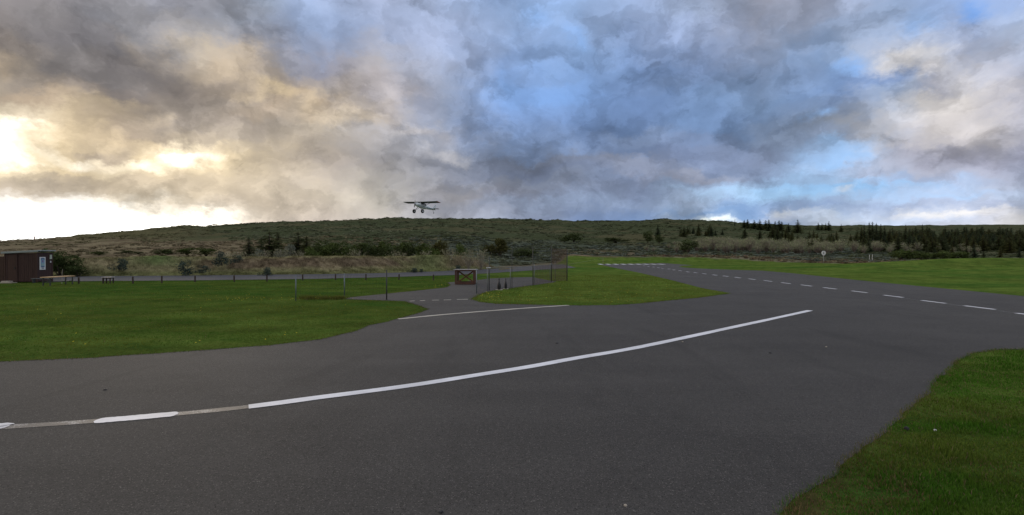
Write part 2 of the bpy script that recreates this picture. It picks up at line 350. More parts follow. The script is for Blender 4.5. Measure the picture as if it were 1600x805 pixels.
ngrid_az = np.concatenate([np.linspace(-180, -60, 40, endpoint=False), np.linspace(-60, 60, 900), np.linspace(60, 180, 40)[1:]])
rr = np.concatenate([[0.0], np.geomspace(1.2, 3200, 430)])
A, RD = np.meshgrid(np.radians(ngrid_az), rr)
gx, gy = RD * np.sin(A), RD * np.cos(A)
gz = H(gx, gy)
pxg = np.where(np.cos(A) > .46, F + F * gx / np.maximum(gy, 1e-3), F + F * 1.93 * np.sign(gx))
Yg = RD * np.maximum(np.cos(A), .46)
pyg = HZ - (gz - CH) / np.maximum(Yg, .1) * F
def mixc(c, m_, col): return c * (1 - m_[..., None]) + np.asarray(col) * m_[..., None]
def zone(px, Y, py, x, y):
    big = fbm(x / 60, y / 60, 4, 31); mid = fbm(x / 11, y / 11, 4, 41); med = fbm(x / 25 + 9, y / 25, 4, 47)
    c = np.ones(px.shape + (3,)) * np.array([.072, .086, .046])                # heath green
    c = mixc(c, sst(.45, .65, mid) * .8, [.058, .070, .036])                     # darker scrub
    c = mixc(c, sst(.52, .7, med) * .6, [.120, .108, .062])                     # dry grass
    c = mixc(c, sst(420, 150, px) * .6, [.150, .132, .068])                      # the left of the hill is drier
    # tan field behind the bank
    f = sst(-6, 3, py - np.interp(px, [0, 250, 420, 560, 700], [372, 378, 380, 378, 384]) + (mid - .5) * 16) * sst(560, 380, px)
    c = mixc(c, f * .85, [.245, .205, .130]); c = mixc(c, f * sst(.5, .62, mid) * .6, [.085, .062, .042])
    # grey-green creeping willow and lupins, centre to right
    f = sst(383, 387, py + (mid - .5) * 8) * sst(640, 830, px) * sst(1460, 1330, px) + sst(375, 380, py + (mid - .5) * 8) * sst(560, 700, px) * sst(900, 860, px)
    c = mixc(c, np.clip(f, 0, 1) * .8, [.125, .145, .115]); c = mixc(c, np.clip(f, 0, 1) * sst(.5, .6, mid) * .5, [.055, .072, .050])
    # sandy patches
    f = sst(389, 392, py + (mid - .5) * 8) * sst(870, 900, px) * sst(1010, 975, px)
    c = mixc(c, f * .9, [.23, .17, .115]); c = mixc(c, f * sst(.46, .56, mid) * .7, [.10, .10, .055])
    d = Y - Lfar(px)
    f = sst(14, 6, d + (mid - .5) * 14) * sst(980, 1040, px) * sst(1480, 1440, px)
    c = mixc(c, f * .7, [.21, .185, .11])
    f = sst(34, 24, d + (mid - .5) * 16) * sst(2, 5, d) * sst(1290, 1330, px) * sst(1520, 1470, px)
    c = mixc(c, f * .85, [.155, .105, .080])
    f = sst(22, 8, d + (mid - .5) * 12) * sst(765, 790, px) * sst(905, 880, px)
    c = mixc(c, f * .8, [.155, .125, .078])
    # strip between lawn and bank
    f = sst(-.3, .3, d) * sst(800, 740, px) * (Y < 70)
    c = mixc(c, f * .9, [.125, .125, .06])
    # lawn
    lawn = sst(.6, -.6, d + (fbm(x / 2.5, y / 2.5, 3, 77) - .5) * 3.2)
    l1 = fbm(x / 3.2, y / 1.4, 4, 51); l2 = fbm(x / 14, y / 6, 3, 61); l3 = fbm(x / .9, y / .45, 3, 71)
    lc = np.ones(px.shape + (3,)) * np.array([.066, .100, .020])
    lc = mixc(lc, sst(.42, .66, l1) * .65, [.088, .138, .026]); lc = mixc(lc, sst(.50, .70, l2) * .6, [.034, .085, .015])
    lc = mixc(lc, sst(.55, .75, l3) * .35, [.12, .15, .035]); lc = mixc(lc, sst(.42, .22, l3) * .5, [.03, .072, .014])
    isl = sst(720, 760, px) * sst(14, 17, Y)
    lc = lc * (1 + .38 * isl[..., None])
    NLp = [(1600, 546), (1500, 562), (1470, 594), (1430, 632), (1375, 685), (1300, 745), (1262, 768), (1225, 805)]
    nly = [CH * F / (p_[1] - HZ) for p_ in NLp][::-1]; nlx = [(p_[0] - F) / F * CH * F / (p_[1] - HZ) for p_ in NLp][::-1]
    ex = np.interp(y, nly, nlx)
    dirt = sst(.40, .05, np.abs(x - ex) + (fbm(x / .25, y / .25, 3, 78) - .5) * .5) * sst(4.7, 4.0, y) * (y > 2)
    lc = mixc(lc, dirt * .8, [.062, .046, .022])
    return mixc(c, lawn, lc)
gc = zone(pxg, Yg, pyg, gx, gy)
na, nr = len(ngrid_az), len(rr)
idx = np.arange(na * nr).reshape(nr, na)
q = np.stack([idx[:-1, :-1], idx[1:, :-1], idx[1:, 1:], idx[:-1, 1:]], -1).reshape(-1, 4)[:, ::-1]
ground = raw('ground', np.stack([gx, gy, gz], -1).reshape(-1, 3), q, M['ground'], cols=gc.reshape(-1, 3), smooth=True)
tag(ground, kind='structure')

# ------------------------------------------------------------------ asphalt
left_lawn = [(0, 566), (150, 559), (300, 549), (420, 540), (500, 531), (530, 524), (556, 517), (575, 509), (600, 504), (622, 498), (650, 491), (669, 483.5)]
back_path = [(655, 478), (632, 471), (590, 469.5), (545, 468), (530, 466.5), (560, 463.5), (610, 458.5), (660, 453.5), (697, 449.5), (703, 446), (699, 441.5)]
pad_far = [(730, 439.5), (765, 435.5), (800, 433.7), (832, 433.2), (850, 437), (870, 440.5)]
island = [(860, 442.5), (830, 446.5), (800, 450.5), (770, 454.5), (752, 459), (736, 467.5), (750, 472), (775, 475), (810, 475.8), (860, 477), (905, 477.6), (960, 477), (1000, 474.5), (1050, 469.5), (1100, 464.5), (1143, 458.5)]
runway_near = [(1100, 451), (1050, 438), (1000, 426.5), (960, 418.5), (935, 413)]
runway_far = [(1037, 411.3), (1100, 415.8), (1160, 420.5), (1240, 427.3), (1340, 438), (1460, 449.5), (1600, 463)]
near_lawn = [(1600, 546), (1560, 547), (1530, 551), (1500, 562), (1485, 578), (1470, 594), (1455, 612), (1430, 632), (1405, 656), (1375, 685), (1340, 715), (1300, 745), (1262, 768), (1238, 788), (1225, 805)]
def jit(pts, step, amp):
    outp = []
    for (x0, y0), (x1, y1) in zip(pts[:-1], pts[1:]):
        L = math.hypot(x1 - x0, y1 - y0); n = max(1, int(L / step)); nx, ny = -(y1 - y0) / max(L, 1e-6), (x1 - x0) / max(L, 1e-6)
        for i in range(n):
            t = i / n; X_, Y_ = x0 + (x1 - x0) * t, y0 + (y1 - y0) * t
            d = (float(fbm(X_ * 2.6, Y_ * 2.6, 5, 3)) - .5) * 2 * amp
            outp.append((X_ + nx * d, Y_ + ny * d))
    outp.append(pts[-1]); return outp
g = lambda L: [G(*p_) for p_ in L]
e_left = jit([(-30, 8.6)] + g(left_lawn + back_path), .15, .05)
e_pad = jit(g(pad_far), .4, .08)
e_isl = jit(g(island), .3, .06)
e_run = g(runway_near) + g(runway_far)
e_near = jit([(10.8, -2), (11.4, 9.2), (11.2, 10.0)] + g(near_lawn) + [(1.35, 2.2), (1.0, 0), (.8, -6)], .05, .07)
outline = e_left + e_pad + e_isl + e_run + [(20.5, -2), (20.3, -6), (10.8, -6)] + e_near + [(-30, -6)]
def sheet(name, poly, z, mat, parent=None):
    vv = [Vector((x_, y_, 0)) for x_, y_ in poly]
    tr = geometry.tessellate_polygon([vv])
    tr = [t if (vv[t[1]] - vv[t[0]]).cross(vv[t[2]] - vv[t[0]]).z > 0 else t[::-1] for t in tr]
    return raw(name, [(v.x, v.y, z) for v in vv], tr, mat, parent)
asph = sheet('asphalt_apron', outline, .004, M['asphalt']); tag(asph, kind='structure')
M['gap_shade'] = plain('dark_gap_shade', (.022, .017, .011), .95, .4, 6)  # dark ribbon colour painting in the shaded gap between turf and asphalt
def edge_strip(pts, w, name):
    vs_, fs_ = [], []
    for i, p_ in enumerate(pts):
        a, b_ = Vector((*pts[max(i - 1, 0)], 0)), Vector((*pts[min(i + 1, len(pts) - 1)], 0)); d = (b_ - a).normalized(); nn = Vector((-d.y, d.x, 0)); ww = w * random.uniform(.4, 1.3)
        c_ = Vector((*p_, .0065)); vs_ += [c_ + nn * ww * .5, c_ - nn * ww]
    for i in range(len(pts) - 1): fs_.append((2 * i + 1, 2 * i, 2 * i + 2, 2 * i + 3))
    tag(raw(name, vs_, fs_, M['gap_shade']), kind='structure')
edge_strip(e_left, .02, 'edge_gap_shade'); edge_strip(e_isl, .035, 'edge_gap_shade')
def pip(x, y, poly):
    x = np.asarray(x); ins = np.zeros(x.shape, bool); n = len(poly); j = n - 1
    for i in range(n):
        xi, yi = poly[i]; xj, yj = poly[j]
        if yi != yj:
            ins ^= ((yi > y) != (yj > y)) & (x < (xj - xi) * (y - yi) / (yj - yi) + xi)
        j = i
    return ins
# gravel road under the bank
lo = [(-300, 441), (0, 441), (110, 440), (300, 438.5), (500, 436), (600, 433.5), (700, 430.5), (760, 427.5), (800, 425), (850, 421.5), (900, 418.5)]
hi_ = [(880, 413.5), (860, 414.5), (800, 418), (760, 421), (700, 424.3), (600, 427), (500, 428.8), (300, 431), (110, 432.3), (0, 433), (-300, 433)]
road_poly = jit(g(lo), 1.2, .35) + jit(g(hi_), 1.2, .35)
rp = [(x_, y_) for x_, y_ in road_poly]
road = sheet('gravel_road', rp, 0, M['gravel'])
for v in road.data.vertices: v.co.z = 0.004 + float(H(v.co.x, v.co.y)) + .015
tag(road, kind='structure')

# ------------------------------------------------------------------ painted markings
def ribbon(name, pts, w, mat, z=.009, step=.15, rnd=False, wob=.006):
    P_ = [Vector((*p_, 0)) for p_ in pts]
    # Catmull-Rom through the points
    o_ = []
    Q = [P_[0] * 2 - P_[1]] + P_ + [P_[-1] * 2 - P_[-2]]
    for i in range(1, len(Q) - 2):
        n = max(2, int((Q[i + 1] - Q[i]).length / step))
        for j in range(n):
            t = j / n; a, b_, c, d = Q[i - 1:i + 3]
            o_.append(.5 * ((2 * b_) + (c - a) * t + (2 * a - 5 * b_ + 4 * c - d) * t * t + (3 * b_ - 3 * c + d - a) * t ** 3))
    o_.append(P_[-1]); vs_, fs_ = [], []
    acc = 0; tot = sum((o_[i + 1] - o_[i]).length for i in range(len(o_) - 1))
    for i, p_ in enumerate(o_):
        if i: acc += (o_[i] - o_[i - 1]).length
        d = (o_[min(i + 1, len(o_) - 1)] - o_[max(i - 1, 0)]).normalized(); nn = Vector((-d.y, d.x, 0))
        hw = w / 2 + random.uniform(-wob, wob)
        if rnd:
            e = min(acc, tot - acc); r = w / 2
            r = w * .38
            if e < r: hw = w / 2 - r + max(.0, math.sqrt(max(0, r * r - (r - e) ** 2)))
        vs_ += [p_ + nn * hw + Vector((0, 0, z)), p_ - nn * hw + Vector((0, 0, z))]
    for i in range(len(o_) - 1): fs_.append((2 * i, 2 * i + 1, 2 * i + 3, 2 * i + 2))
    return raw(name, vs_, fs_, mat, None)
def mark(o, label):
    tag(o, label, None, None, 'structure')
main = [(387.5, 637), (440, 630.3), (500, 622), (575, 612.5), (655, 601.5), (755, 585.5), (830, 573.5), (900, 560.5), (980, 546.8), (1055, 531.5), (1145, 512), (1210, 498), (1266, 485.6)]
mark(ribbon('painted_line', g(main), .20, M['white_paint'], step=.3), 'long curved white edge line sweeping across the asphalt')
mark(ribbon('painted_line', g([(146, 659.5), (200, 655), (277, 648)]), .20, M['white_paint'], step=.03, rnd=True), 'short white dash left of the long curved line')
mark(ribbon('painted_line', [(-8.0, 4.3)] + g([(-60, 673), (9, 668.6)]), .20, M['white_paint'], step=.03, rnd=True), 'white dash cut by the left edge of the photo')
mark(ribbon('painted_line', g([(-10, 669.5), (75, 664.5), (165, 658)]), .155, M['worn_paint'], z=.0065), 'faded grey old paint between the two left dashes')
mark(ribbon('painted_line', g([(262, 649.3), (330, 643), (400, 635.5)]), .155, M['worn_paint'], z=.0065), 'faded grey old paint joining the dash and long line')
mark(ribbon('painted_line', g([(622, 499), (700, 491.5), (800, 483.5), (889, 477.4)]), .17, M['dull_paint'], wob=.012), 'cream coloured painted line across the mouth of the side path')
for a, b_ in [((640, 470.9), (648, 470.6)), ((656, 470.4), (664, 470)), ((675, 469.6), (686, 469.3)), ((693, 469.1), (705, 468.9)), ((714, 468.5), (731, 468))]:
    mark(ribbon('painted_dash', g([a, b_]), .13, M['dull_paint'], step=.1), 'one of the small faded dashes across the side path')
cl = [(1006.4, 415.6), (1010.5, 416.5), (1018.3, 417.5), (1025.9, 418.5), (1033.7, 419.3), (1043, 420.6), (1053, 421.9), (1063, 423.2), (1074.7, 425), (1086.9, 426.4), (1100.7, 428), (1117, 430), (1134, 431.8), (1152.7, 434), (1175, 436.5), (1200, 439.3), (1228, 442.7), (1260, 446.4), (1297, 450.8), (1343, 456.3), (1396, 463.3), (1458.5, 472), (1531, 481), (1618, 493.5), (1725, 508)]
for p_ in cl:
    x_, y_ = G(*p_); x_ = 14.9 + .0655 * y_ if y_ > 60 else x_
    mark(ribbon('painted_dash', [(x_ - .035, y_ - .62), (x_ + .035, y_ + .62)], .15, M['white_paint'], step=.3), 'one of the dashes of the runway centre line')
mark(ribbon('painted_line', [G(1660, 499), G(1555, 485), G(1400, 464.5)], .05, M['worn_paint'], z=.006), 'thin faded line under the runway dashes')
for i in range(9):
    x_ = (938.2 + 11.85 * i - F) / F * 89
    mark(ribbon('threshold_bar', [(x_ - .1, 86.8), (x_ + .2, 91.5)], .60, M['white_paint'], step=2), 'one of the white threshold bars at the far runway end')

# ------------------------------------------------------------------ grass blades
def blades(name, xy, h, w, cols, mat, z=None, bend=.45, two=True, label=None):
    n = len(xy); z0 = H(xy[:, 0], xy[:, 1]) if z is None else z
    a = rng.uniform(0, 2 * np.pi, n); la = rng.uniform(0, 2 * np.pi, n); le = rng.uniform(.1, 1, n) * bend
    dx, dy = np.cos(a) * w / 2, np.sin(a) * w / 2
    lx, ly = np.cos(la) * le * h, np.sin(la) * le * h
    b0 = np.stack([xy[:, 0] - dx, xy[:, 1] - dy, z0], -1); b1 = np.stack([xy[:, 0] + dx, xy[:, 1] + dy, z0], -1)
    tip = np.stack([xy[:, 0] + lx, xy[:, 1] + ly, z0 + h * np.sqrt(np.maximum(.15, 1 - le ** 2))], -1)
    if not two:
        V = np.stack([b0, b1, tip], 1).reshape(-1, 3); Fc = np.arange(3 * n).reshape(n, 3)
        C = np.repeat(cols, 3, 0)
    else:
        m0 = np.stack([xy[:, 0] - dx * .8 + lx * .3, xy[:, 1] - dy * .8 + ly * .3, z0 + h * .55], -1); m1 = np.stack([xy[:, 0] + dx * .8 + lx * .3, xy[:, 1] + dy * .8 + ly * .3, z0 + h * .55], -1)
        V = np.stack([b0, b1, m1, m0, tip], 1).reshape(-1, 3); o_ = np.arange(n)[:, None] * 5
        Fc = np.concatenate([o_ + [0, 1, 2], o_ + [0, 2, 3], o_ + [3, 2, 4]]); C = np.repeat(cols, 5, 0)
    o = raw(name, V, Fc.astype(np.int64), mat, cols=C)
    tag(o, label, 'grass', None, 'stuff'); return o
def gcol(xy, n, dry=.1, base=(.062, .13, .018), yel=(.14, .155, .035), tan=(.26, .20, .11), jit=.4):
    f = sst(.36, .62, fbm(xy[:, 0] / 1.8, xy[:, 1] / .7, 5, 81))[:, None]; u = rng.uniform(0, 1, (n, 1))
    c = np.array(base) * (1 - f) * 1.35 + np.array(yel) * f * .9
    c = c * rng.uniform(1 - jit, 1 + jit, (n, 1)); return np.where(u < dry, np.array(tan) * rng.uniform(.6, 1.1, (n, 1)), c)
def edge_dist(xy, line):
    L = np.asarray(line); d = np.full(len(xy), 1e9)
    for i in range(0, len(L), max(1, len(L) // 160)):
        d = np.minimum(d, np.hypot(xy[:, 0] - L[i, 0], xy[:, 1] - L[i, 1]))
    return d
def sample_lawn(n, x0, x1, y0, y1, dens):
    """random points with density falling as given by dens(y) (0..1)"""
    x = rng.uniform(x0, x1, n); y = rng.uniform(y0, y1, n); k_ = rng.uniform(0, 1, n) < dens(x, y)
    x, y = x[k_], y[k_]; k_ = ~pip(x, y, outline) & (np.abs(x) < y * 1.06 + .5)
    return np.stack([x[k_], y[k_]], -1)
# near right lawn
xy = sample_lawn(560000, 1.2, 12, 3.0, 10.6, lambda x, y: np.clip((4.6 / y) ** 2, 0, 1))
xy = xy[xy[:, 0] > .5 * xy[:, 1] - .4]
n = len(xy); de = edge_dist(xy, e_near)
bare = sst(.56, .68, fbm(xy[:, 0] / .5 + 3, xy[:, 1] / .5, 3, 14))
keep = rng.uniform(0, 1, n) > np.clip(.35 * bare + .7 * sst(.32, .05, de + (fbm(xy[:, 0] / .25, xy[:, 1] / .25, 3, 78) - .5) * .5) * sst(4.7, 4.0, xy[:, 1]), 0, 1); xy, de, bare = xy[keep], de[keep], bare[keep]; n = len(xy)
fh = fbm(xy[:, 0] / .35, xy[:, 1] / .35, 3, 15)
hh = (.010 + .07 * fh ** 1.5) * rng.uniform(.5, 1.25, n) * (1 - .4 * bare) * (.55 + .45 * sst(0, .35, de))
cc = gcol(xy, n, .05, base=(.050, .124, .013), yel=(.125, .178, .030)); ed = (rng.uniform(0, 1, n) < .16 * sst(.30, .0, de) + .2 * bare + .55 * sst(4.9, 3.9, xy[:, 1]) * sst(.75, .25, de))[:, None]
cc = np.where(ed, np.array([.20, .15, .07]) * rng.uniform(.5, 1.2, (n, 1)), cc)
blades('lawn_grass', xy, hh, rng.uniform(.003, .0055, n) * (1 + xy[:, 1] * .10), cc, M['blade'], bend=.7, label='mown green grass of the near right verge')
# left lawn and island
xy = sample_lawn(520000, -45, 2, 8.3, 42, lambda x, y: np.clip((11.5 / y) ** 1.7, 0, 1))
xy = xy[xy[:, 0] < xy[:, 1] * .02]
n = len(xy); de = edge_dist(xy, e_left)
hh = (.010 + .024 * fbm(xy[:, 0] / 1.3, xy[:, 1] / .5, 3, 16)) * rng.uniform(.6, 1.2, n) * (.5 + .5 * sst(0, .3, de))
cc = gcol(xy, n, .02, base=(.052, .112, .015), yel=(.160, .192, .032), jit=.10)
ed = sst(1.1, .2, de + (fbm(xy[:, 0], xy[:, 1], 3, 19) - .5) * 1.0)[:, None]; cc = cc * (1 - .6 * ed) + np.array([.17, .165, .045]) * .6 * ed
blades('lawn_grass', xy, hh, .006 + .0011 * xy[:, 1], cc, M['blade'], two=False, bend=.7, label='mown green grass of the big left lawn')
xy = sample_lawn(150000, -3, 16, 15, 45, lambda x, y: np.clip((17 / y) ** 1.6, 0, 1))
xy = xy[(xy[:, 0] > -1.9) & (xy[:, 0] < 13)]
n = len(xy); cc = gcol(xy, n, .02, base=(.100, .138, .022), yel=(.175, .195, .038), jit=.10)
blades('lawn_grass', xy, (.012 + .030 * fbm(xy[:, 0] / 1.3, xy[:, 1] / .6, 3, 16)) * rng.uniform(.6, 1.2, n), .006 + .0011 * xy[:, 1], cc, M['blade'], two=False, bend=.7, label='mown green grass of the island beside the side path')
# longer tufts along the base of the near fence, dandelions
def tufts(name, pts, nb, spread, h, label, base, dry=.2, w=.012):
    P_ = np.repeat(np.asarray(pts), nb, 0); P_ = P_ + rng.normal(0, 1, P_.shape) * spread; n = len(P_)
    blades(name, P_, rng.uniform(.4, 1.1, n) * h, np.full(n, w), gcol(P_, n, dry, base=base), M['blade'], two=False, bend=.6, label=label)
tufts('tall_grass', [G(x_, 467.5 + random.uniform(-1, 1)) for x_ in list(range(474, 492, 3)) + list(range(496, 512, 5)) + list(range(520, 538, 3))], 200, .12, .17, 'long dark grass left unmown at the foot of the low fence', (.035, .07, .014), .06)
def resample(pts, st):
    o_ = []; 
    for (x0, y0), (x1, y1) in zip(pts[:-1], pts[1:]):
        n_ = max(1, int(round(math.hypot(x1 - x0, y1 - y0) / st)))
        o_ += [(x0 + (x1 - x0) * i / n_, y0 + (y1 - y0) * i / n_) for i in range(n_)]
    return o_
tufts('verge_grass', [p_ for p_ in resample(e_near, .05) if 3 < p_[1] < 11], 16, .028, .05, 'grass blades leaning over the edge of the near right verge', (.05, .11, .014), .3, .005)
tufts('verge_grass', [p_ for p_ in resample(e_left, .12) if p_[0] > -13 and p_[1] > 8], 16, .045, .035, 'grass blades leaning over the edge of the left lawn', (.06, .11, .014), .2, .011)
tufts('verge_grass', [p_ for p_ in resample(e_isl, .25)], 22, .08, .04, 'grass blades leaning over the edge of the grass island', (.08, .13, .016), .1, .02)
def flowers(name, xy, r, label, col):
    n = len(xy); V, Fc = [], []
    z0 = H(xy[:, 0], xy[:, 1]); sp = np.full(n, r) * rng.uniform(.7, 1.2, n)
    for j in range(6):
        a = j * math.pi / 3; V.append(np.stack([xy[:, 0] + np.cos(a) * sp, xy[:, 1] + np.sin(a) * sp * .8, z0 + .075 + .35 * sp * math.sin(a)], -1))
    V = np.stack(V, 1).reshape(-1, 3); Fc = np.arange(6 * n).reshape(n, 6)
    o = raw(name, V, Fc, M['leaf'], cols=np.tile(np.array(col), (6 * n, 1))); tag(o, label, 'flowers', None, 'stuff')
fl = np.array([G(random.gauss(400, 45), random.gauss(469, 2.5)) for _ in range(45)] + [G(random.uniform(20, 600), random.uniform(455, 545)) for _ in range(30)] + [G(random.gauss(690, 12), 450.5 + random.uniform(-4, 1)) for _ in range(26)])
fl = fl[~pip(fl[:, 0], fl[:, 1], outline)]
flowers('dandelions', fl, .018, 'yellow dandelions scattered in the left lawn', (.55, .46, .05))
fl = np.array([G(random.uniform(750, 1060), random.uniform(446, 475)) for _ in range(60)] + [G(random.gauss(765, 12), random.uniform(458, 468)) for _ in range(25)])
fl = fl[~pip(fl[:, 0], fl[:, 1], outline)]
flowers('dandelions', fl, .020, 'yellow dandelions scattered on the grass island', (.5, .44, .06))

# ------------------------------------------------------------------ earth bank
cpx = [60, 110, 180, 230, 262, 300, 330, 400, 480, 560, 640, 670, 695, 720, 745, 765, 785]
cpy = [411, 405, 403, 401.2, 400, 402.3, 403, 403, 401, 400.5, 400.5, 398.5, 398.5, 400.5, 405, 413, 421]
us = np.linspace(45, 790, 900)
fy = np.interp(us, [0, 110, 500, 700, 760, 800], [432.8, 432, 428.5, 424, 420.5, 418.5])
Yf = CH * F / (fy - HZ); zf = CH - (fy - HZ) * Yf / F
prof = [(-.3, -.15), (0, .0), (.5, .12), (1.0, .30), (1.4, .52), (1.75, .72), (2.1, .88), (2.5, .97), (3.1, 1.0), (4.2, .97), (5.2, .8), (6.5, .5), (8, .1), (9, -.3)]
sv = np.linspace(0, 1, 56); ds = np.interp(sv, np.linspace(0, 1, len(prof)), [p_[0] for p_ in prof]); hs = np.interp(sv, np.linspace(0, 1, len(prof)), [p_[1] for p_ in prof])
D_, U_ = np.meshgrid(ds, us); HH, YF = np.meshgrid(hs, Yf)
YY = YF + D_; XX = (U_ - F) / F * YY
ct = CH - (np.interp(U_, cpx, cpy) - HZ) / F * (YF + 2.8)
taper = sst(45, 110, U_) * sst(790, 760, U_)
ZZ = HH * np.maximum(ct, .05) * taper + (fbm(XX / 1.6, YY / 1.6, 4, 91) - .5) * .34 * np.clip(HH * 2, 0, 1) + (fbm(XX / .5, YY / .35, 3, 92) - .5) * .16 * np.clip(HH * 3, 0, 1) - .05 * (1 - taper)
nb1 = fbm(XX / 2.2, YY / 1.2, 4, 93); nb2 = fbm(XX / 6, YY / 3, 3, 94)
bc = np.ones(XX.shape + (3,)) * np.array([.200, .185, .098])
brown = sst(.30, .45, HH) * sst(.98, .85, HH) * sst(330, 400, U_) * sst(690, 620, U_) + sst(.25, .4, HH) * sst(.98, .85, HH) * sst(690, 715, U_) * .8 + sst(.3, .4, HH) * sst(.95, .8, HH) * sst(290, 330, U_) * sst(420, 340, U_)
bc = mixc(bc, np.clip(brown * sst(.30, .55, nb1 + .12), 0, 1) * .85, [.155, .117, .080]); bc = mixc(bc, sst(.6, .75, nb1) * .5, [.31, .26, .155])
bc = mixc(bc, sst(.95, 1.0, HH) * .5, [.26, .24, .115])
bc = mixc(bc, np.exp(-((U_ - 248) / 38) ** 2) * sst(.3, .8, HH) * .7, [.085, .145, .045]); bc = mixc(bc, np.exp(-((U_ - 668) / 25) ** 2) * .55, [.12, .17, .06])
bc = mixc(bc, sst(.3, .1, HH) * .6, [.14, .16, .06])
bi = np.arange(XX.size).reshape(XX.shape); bq = np.stack([bi[:-1, :-1], bi[1:, :-1], bi[1:, 1:], bi[:-1, 1:]], -1).reshape(-1, 4)
bank = raw('earth_bank', np.stack([XX, YY, ZZ], -1).reshape(-1, 3), bq, M['bank'], cols=bc.reshape(-1, 3), smooth=True); tag(bank, kind='structure')
# rough grass on the bank
n = 90000; iu = rng.integers(0, len(us), n); iv = (rng.uniform(0, 1, n) ** 1.1 * 34).astype(int)
bx, by, bz = XX[iu, iv] + rng.normal(0, .08, n), YY[iu, iv], ZZ[iu, iv]; bcol = bc[iu, iv] * rng.uniform(.5, 1.55, (n, 1))
clump = sst(.35, .6, fbm(bx / .5, by / .3, 3, 95))
k_ = rng.uniform(0, 1, n) < .3 + .7 * clump
blades('bank_grass', np.stack([bx, by], -1)[k_], (rng.uniform(.06, .22, n) * (.4 + .6 * clump) * (1 - .55 * np.exp(-((us[iu] - 245) / 45) ** 2)))[k_], np.full(k_.sum(), .03), bcol[k_], M['blade'], z=bz[k_] - .02, two=False, bend=.8, label='dry rough grass covering the earth bank')

# ------------------------------------------------------------------ clumps, shrubs and trees
def leaf_tris(C, r, size, n, flat=1.0):
    """n random triangles around centre C in an ellipsoid of radius r (3-vector)"""
    d = rng.normal(0, 1, (n, 3)); d /= np.linalg.norm(d, axis=1)[:, None]; rad = rng.uniform(.35, 1, (n, 1)) ** .6
    p = np.asarray(C) + d * rad * np.asarray(r)
    a = rng.normal(0, 1, (n, 3)); b_ = rng.normal(0, 1, (n, 3)); a[:, 2] *= flat; b_[:, 2] *= flat
    a /= np.linalg.norm(a, axis=1)[:, None]; b_ /= np.linalg.norm(b_, axis=1)[:, None]
    s = size * rng.uniform(.6, 1.4, (n, 1))
    return np.stack([p + a * s, p - a * s * .5 + b_ * s * .8, p - a * s * .5 - b_ * s * .8], 1)
def tri_obj(name, T, cols, mat, parent=None):
    n = len(T); return raw(name, T.reshape(-1, 3), np.arange(3 * n).reshape(n, 3), mat, parent, cols=np.repeat(cols, 3, 0))
def scatter_clumps(name, pts, size, hgt, ntri, base, label, var=.35, mats=None, tsize=.28):
    Ts, Cs = [], []
    for tmpl in range(6):
        pass
    tm = [leaf_tris((0, 0, .35), (.55, .55, .42), tsize, ntri, .4) for _ in range(8)]
    var = var * .6
    zz = H(pts[:, 0], pts[:, 1])
    for i, (x_, y_) in enumerate(pts):
        T = tm[i % 8] * np.array([size[i], size[i], hgt[i]]) + np.array([x_, y_, zz[i] - .05 * hgt[i]])
        Ts.append(T); Cs.append(base[i] * rng.uniform(1 - var, 1 + var, (ntri, 1)))
    o = tri_obj(name, np.concatenate(Ts), np.concatenate(Cs), M['leaf']); tag(o, label, 'scrub', None, 'stuff'); return o
def at(px, Yd): return ((px - F) / F * Yd, Yd)
# heath clumps over the whole hill
N = 17000
hp = rng.uniform(-100, 1700, N); hY = np.exp(rng.uniform(math.log(75), math.log(900), N))
Yr_ = np.interp(hp, [0, 400, 800, 1100, 1200, 1400, 1700], [420, 500, 600, 650, 900, 1300, 1500])
ok = (hY < Yr_ * 1.01) & (hY > Lfar(hp) + 12) & ((hp > 430) | (hY > 215 + 40 * np.sin(hp / 23))) & (fbm(hp / 60, np.log(hY) * 14, 4, 33) > .36)
hp, hY = hp[ok], hY[ok]; pts = np.stack([(hp - F) / F * hY, hY], -1); n = len(pts)
sz = rng.uniform(.6, 1.5, n) * (1 + hY / 230) ; mixv = fbm(hp / 90, np.log(hY) * 8, 3, 35)[:, None]
bs = np.where(mixv > .52, np.array([[.125, .145, .078]]), np.array([[.162, .178, .112]])) * rng.uniform(.7, 1.3, (n, 1))
dry = (hp < 330)[:, None] * .7; bs = bs * (1 - dry) + np.array([.19, .168, .09]) * dry
scatter_clumps('heath_scrub', pts, sz * 1.05, sz * rng.uniform(.16, .38, n), 16, bs, 'low heath and scrub covering the hillside')
# small bushes standing up along the skyline
N = 420; hp = rng.uniform(250, 1230, N); hp = hp[(fbm(hp / 40, hp * 0, 3, 37) > .4)]
Yr_ = np.interp(hp, [0, 400, 800, 1100, 1200], [420, 500, 600, 650, 900]) * rng.uniform(.96, 1.0, len(hp)); pts = np.stack([(hp - F) / F * Yr_, Yr_], -1); n = len(pts)
scatter_clumps('ridge_scrub', pts, rng.uniform(1.5, 4.5, n), rng.uniform(.4, 1.3, n), 30, np.tile([[.085, .10, .05]], (n, 1)), 'low bushes along the skyline of the hill')
# grey-green creeping willow in the middle distance
N = 3600; hp = rng.uniform(640, 1420, N); hY = rng.uniform(95, 210, N); ok = (hY > Lfar(hp) + 6) & (fbm(hp / 25, hY / 9, 3, 39) > .40)
hp, hY = hp[ok], hY[ok]; pts = np.stack([(hp - F) / F * hY, hY], -1); n = len(pts)
bs = np.where(rng.uniform(0, 1, (n, 1)) < .7, np.array([[.165, .195, .160]]), np.array([[.11, .125, .075]])) * rng.uniform(.7, 1.2, (n, 1))
scatter_clumps('creeping_willow', pts, rng.uniform(.8, 2.2, n), rng.uniform(.25, .7, n), 24, bs, 'low grey green scrub beyond the far end of the runway')
